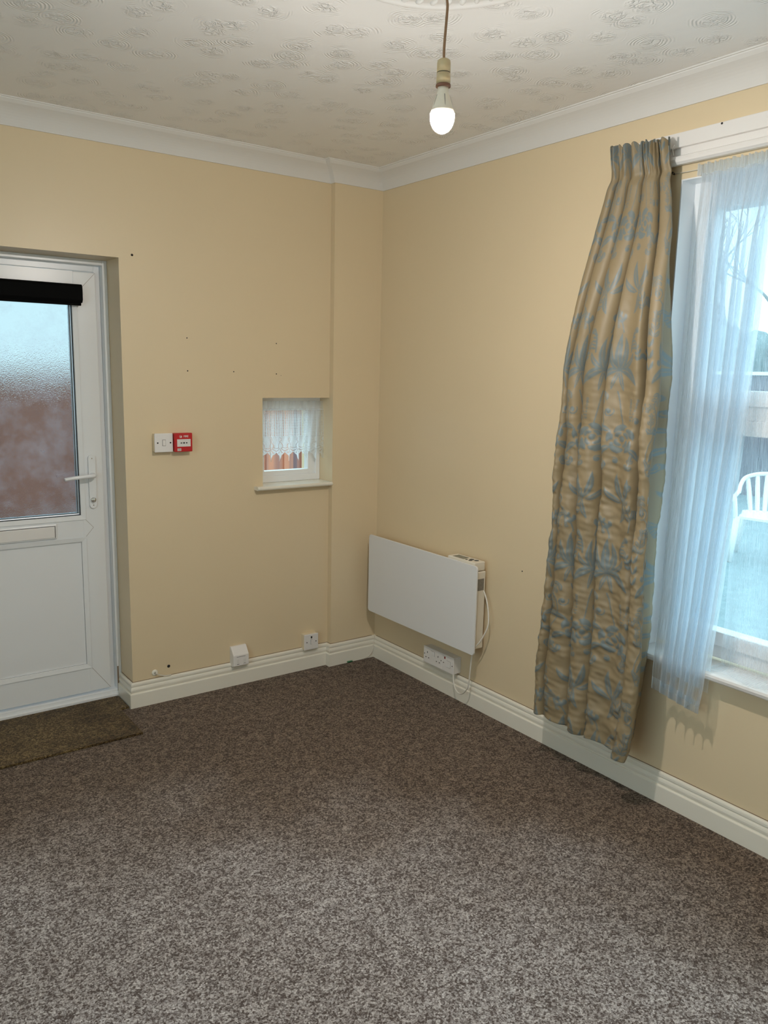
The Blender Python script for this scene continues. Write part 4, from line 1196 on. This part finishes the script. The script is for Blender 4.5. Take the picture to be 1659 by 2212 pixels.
# ------------------------------------------------------------------ pendant light and ceiling rose
BX, BY = -1.195, -1.910
rose = empty('ceiling_rose', (BX, BY, H)); tag(rose, 'round white moulded plaster rose on the ceiling above the hanging bulb', 'ceiling rose')
RR = 0.318
prof = [(0.02, 0.0), (RR, 0.0), (RR, -0.004), (RR-0.004, -0.010), (RR-0.012, -0.013), (RR-0.020, -0.010), (RR-0.024, -0.005), (RR-0.034, -0.005),
        (RR-0.060, -0.007), (RR-0.085, -0.010), (RR-0.11, -0.007), (0.15, -0.008), (0.13, -0.014), (0.10, -0.016), (0.06, -0.012), (0.03, -0.020), (0.02, -0.022)]
MB().lathe(prof, (BX, BY, H), seg=96).build('rose_plate', M['cove'], rose, True)
m = MB()
for k in range(44):
    a = 2*math.pi*k/44
    for (r, sz, hgt, off) in ((RR-0.045, 0.014, 0.009, 0.0), (RR-0.072, 0.010, 0.008, 0.07)):
        t = bmesh.new(); bmesh.ops.create_icosphere(t, subdivisions=2, radius=1)
        mt = Matrix.Translation((BX+r*math.cos(a+off), BY+r*math.sin(a+off), H-0.006)) @ Matrix.Rotation(a+off+0.5, 4, 'Z') @ Matrix.Diagonal((sz*1.2, sz*0.55, hgt, 1))
        bmesh.ops.transform(t, matrix=mt, verts=t.verts[:]); m._merge(t)
m.build('leaf_moulding', M['cove'], rose, True)
pend = empty('pendant_light', (BX, BY, 2.3)); tag(pend, 'bare lit bulb in a cream lampholder hanging from the ceiling on brown flex', 'pendant light')
MB().lathe([(0.010, 0), (0.042, 0.0), (0.042, -0.012), (0.030, -0.024), (0.010, -0.028)], (BX, BY, H-0.014), seg=32).build('ceiling_cup', M['holder'], pend, True)
MB().tube([(BX, BY, H-0.02), (BX+0.002, BY, 2.51), (BX+0.003, BY, 2.468), (BX+0.0055, BY, 2.452), (BX+0.0045, BY, 2.43), (BX+0.001, BY, 2.385), (BX-0.001, BY, 2.35), (BX, BY, 2.326)], 0.0032, seg=10).build('flex', M['cord'], pend, True)
hb = MB().lathe([(0.004, 2.331), (0.012, 2.331), (0.0155, 2.328), (0.0165, 2.322), (0.0165, 2.3015)], (BX, BY, 0), seg=40).build('lamp_holder', M['holder'], pend, True)
MB().lathe([(0.0158, 2.3015), (0.0158, 2.2995)], (BX, BY, 0), seg=40).build('holder_joint', M['dark'], hb)
MB().lathe([(0.0168, 2.2995), (0.0172, 2.275)], (BX, BY, 0), seg=40).build('holder_skirt', M['holder'], hb, True)
MB().lathe([(0.0172, 2.275), (0.0182, 2.2735), (0.0182, 2.2690), (0.0160, 2.2675)], (BX, BY, 0), seg=40).build('shade_ring', M['holder_ring'], hb, True)
lb = MB().lathe([(0.0135, 2.269), (0.0135, 2.260), (0.0140, 2.256), (0.0175, 2.247), (0.0225, 2.232), (0.0275, 2.216), (0.0300, 2.205)], (BX, BY, 0), seg=48).build('light_bulb', M['bulb_body'], pend, True)
for k in range(5):
    a = math.radians(-115+k*72)
    MB().tube([(BX+(0.0158)*math.cos(a), BY+(0.0158)*math.sin(a), 2.249), (BX+0.0212*math.cos(a), BY+0.0212*math.sin(a), 2.2345), (BX+0.0260*math.cos(a), BY+0.0260*math.sin(a), 2.2185)], lambda t: 0.0014*(1-0.6*t), seg=6).build('cooling_groove', M['ink'], lb, True)
dome = [(0.0300, 2.205)]
for k in range(1, 6):
    a = k/6*math.pi/2
    dome.append((0.0305*math.cos(a)**0.9, 2.205-0.042*math.sin(a)))
dome.append((0.001, 2.163))
MB().lathe([(0.0302, 2.2075)]+dome, (BX, BY, 0), seg=24).build('lit_dome', M['bulb'], lb, True)

# ------------------------------------------------------------------ outside
o = MB().box((0.30, -9, -0.30), (22, 14, -0.15)).build('ground', M['grass']); tag(o, kind='structure')
o = MB().box((-9, 0.34, -0.30), (0.30, 14, -0.12)).build('path', M['yard']); tag(o, kind='structure')

def plastic_chair(loc, rz):
    c = empty('garden_chair', loc); c.rotation_euler = (0, 0, 0)
    tag(c, 'white plastic garden armchair standing on the wet lawn outside the large window', 'chair')
    R_ = Matrix.Rotation(rz, 4, 'Z')
    def T(p): v = R_ @ Vector(p); return (v.x+loc[0], v.y+loc[1], v.z+loc[2])
    # local: front towards +X, left +Y
    def slab(pts, th, name, dirv=(0, 0, 1)):
        m = MB(); d = Vector(dirv)*th
        a = [m.bm.verts.new(T(p)) for p in pts]; b = [m.bm.verts.new(T(Vector(p)+d)) for p in pts]
        m.bm.faces.new(a); m.bm.faces.new(b[::-1])
        for i in range(len(pts)): j = (i+1) % len(pts); m.bm.faces.new((a[i], b[i], b[j], a[j]))
        return m.build(name, M['chair'], c)
    slab([(-.20, -.20, .42), (-.20, .20, .42), (.05, .235, .41), (.235, .225, .425), (.25, 0, .415), (.235, -.225, .425), (.05, -.235, .41)], 0.022, 'seat')
    for k in range(6):
        a = (k-2.5)/2.5
        m = MB()
        m.tube([T((-.195-.0, a*.155, .43)), T((-.235, a*.185, .60)), T((-.285, a*.215, .80-.045*a*a))], lambda t: .019+.005*math.sin(3.1*t), seg=8)
        m.build('back_slat', M['chair'], c, True)
    m = MB(); m.tube([T(p) for p in ((-.10, -.27, .63), (-.20, -.268, .70), (-.265, -.235, .765), (-.285, -.13, .805), (-.295, 0, .815), (-.285, .13, .805), (-.265, .235, .765), (-.20, .268, .70), (-.10, .27, .63))], 0.020, seg=10)
    m.build('top_rail', M['chair'], c, True)
    for sg in (-1, 1):
        MB().tube([T(p) for p in ((-.12, sg*.27, .645), (0, sg*.285, .62), (.12, sg*.285, .62), (.20, sg*.275, .60), (.235, sg*.262, .54), (.235, sg*.25, .43))], 0.020, seg=10).build('armrest', M['chair'], c, True)
        MB().tube([T((.225, sg*.235, .44)), T((.26, sg*.265, .0))], lambda t: .034-.012*t, seg=8, smooth=0).build('leg', M['chair'], c, True)
        MB().tube([T((-.18, sg*.20, .44)), T((-.27, sg*.265, .0))], lambda t: .032-.010*t, seg=8, smooth=0).build('leg', M['chair'], c, True)
    MB().tube([T((-.195, -.20, .43)), T((-.20, 0, .435)), T((-.195, .20, .43))], 0.022, seg=8).build('rear_rail', M['chair'], c, True)
    return c
plastic_chair((4.95, 0.47, -0.15), math.radians(205))

# garden fence behind the chair: panels between posts
for k in range(7):
    y0 = -3.0+k*1.83
    fe = empty('garden_fence', (9.0, y0+0.9, -0.15)); tag(fe, 'dark close boarded timber fence panel at the far side of the lawn', 'fence', 'fence panels at the end of the garden')
    m = MB()
    for j in range(11): m.box((9.0+(j % 2)*0.012, y0+0.05+j*0.158, -0.15), (9.018+(j % 2)*0.012, y0+0.05+j*0.158+0.166, 1.66))
    m.build('boards', M['fence_grey'], fe)
    MB().box((8.97, y0, -0.15), (9.07, y0+0.06, 1.74)).build('post', M['fence_grey'], fe)
    MB().box((8.96, y0+0.05, 1.64), (9.06, y0+1.83, 1.69)).build('capping_rail', M['chair'], fe)

# hedge mass and bare trees beyond
def blob_hedge(name, x, y0, y1, z1, label, seed):
    r = random.Random(seed)
    t = bmesh.new()
    m = MB()
    for k in range(26):
        b = bmesh.new(); bmesh.ops.create_icosphere(b, subdivisions=3, radius=1)
        rad = r.uniform(.7, 1.1); yy_ = y0+(y1-y0)*k/25
        for v in b.verts:
            n = 1+0.16*math.sin(7*v.co.x+k)*math.sin(8*v.co.y+2*k)*math.sin(9*v.co.z)+r.uniform(-.05, .05)
            v.co *= n
        bmesh.ops.transform(b, matrix=Matrix.Translation((x+r.uniform(-.4, .4), yy_, z1-rad-r.uniform(0, .5))) @ Matrix.Scale(rad, 4), verts=b.verts[:])
        m._merge(b)
    m.box((x-.6, y0, -.15), (x+.6, y1, z1-1.0))
    t.free()
    o = m.build(name, M['hedge'], None, True); tag(o, label, 'hedge', kind='stuff')
blob_hedge('hedge', 12.5, -4, 12, 2.75, 'dense blue grey hedge rising behind the garden fence', 4)
def tree(loc, h, seed, label):
    r = random.Random(seed)
    e = empty('bare_tree', loc); tag(e, label, 'tree')
    m = MB(); tm = MB()
    def br(mb, p, d, L, rad, lev):
        pts = [p]; q = p.copy(); dd = d.copy()
        for i in range(4):
            dd = (dd+Vector((r.uniform(-.2, .2), r.uniform(-.2, .2), r.uniform(-.02, .15)))).normalized(); q = q+dd*L/4; pts.append(q.copy())
        mb.tube(pts, lambda t: rad*(1-.5*t), seg=5 if lev else 9, smooth=2)
        if lev < 5:
            for _ in range(3 if lev < 4 else 2):
                k = r.randint(2, 4)
                nd_ = (dd+Vector((r.uniform(-1, 1), r.uniform(-1, 1), r.uniform(-.15, .7)))*0.85).normalized()
                br(m, pts[k], nd_, L*r.uniform(.62, .78), rad*.52, lev+1)
    br(tm, Vector(loc), Vector((0, 0, 1)), h*.42, h*.030, 0)
    tm.build('trunk', M['bark'], e, True); m.build('branches', M['bark'], e, True)
tree((14.5, 5.9, -.15), 6.5, 5, 'bare winter tree seen through the net with forked trunk beyond the hedge')
tree((16.5, 3.6, -.15), 8.0, 12, 'second bare tree further along, seen higher through the glass')

# red-brown boarded fence across the yard behind the back door
for k in range(5):
    x0 = -5.2+k*1.92
    fe = empty('yard_fence', (x0+.9, 3.6, -.12)); tag(fe, 'red brown boarded fence panel across the yard behind the door', 'fence', 'yard fence panels behind the back wall')
    m = MB()
    for j in range(18): m.box((x0+.055+j*0.1, 3.6+(j % 2)*0.02, -.12), (x0+.055+j*0.1+0.104, 3.616+(j % 2)*0.02, 1.50))
    m.build('boards', M['fence'], fe)
    MB().box((x0-.03, 3.63, -.12), (x0+.05, 3.71, 1.52)).build('post', M['fence'], fe)
    MB().box((x0+.051, 3.64, .3), (x0+1.88, 3.69, .38)).build('rail', M['fence'], fe)
    MB().box((x0+.051, 3.64, 1.2), (x0+1.88, 3.69, 1.28)).build('rail', M['fence'], fe)
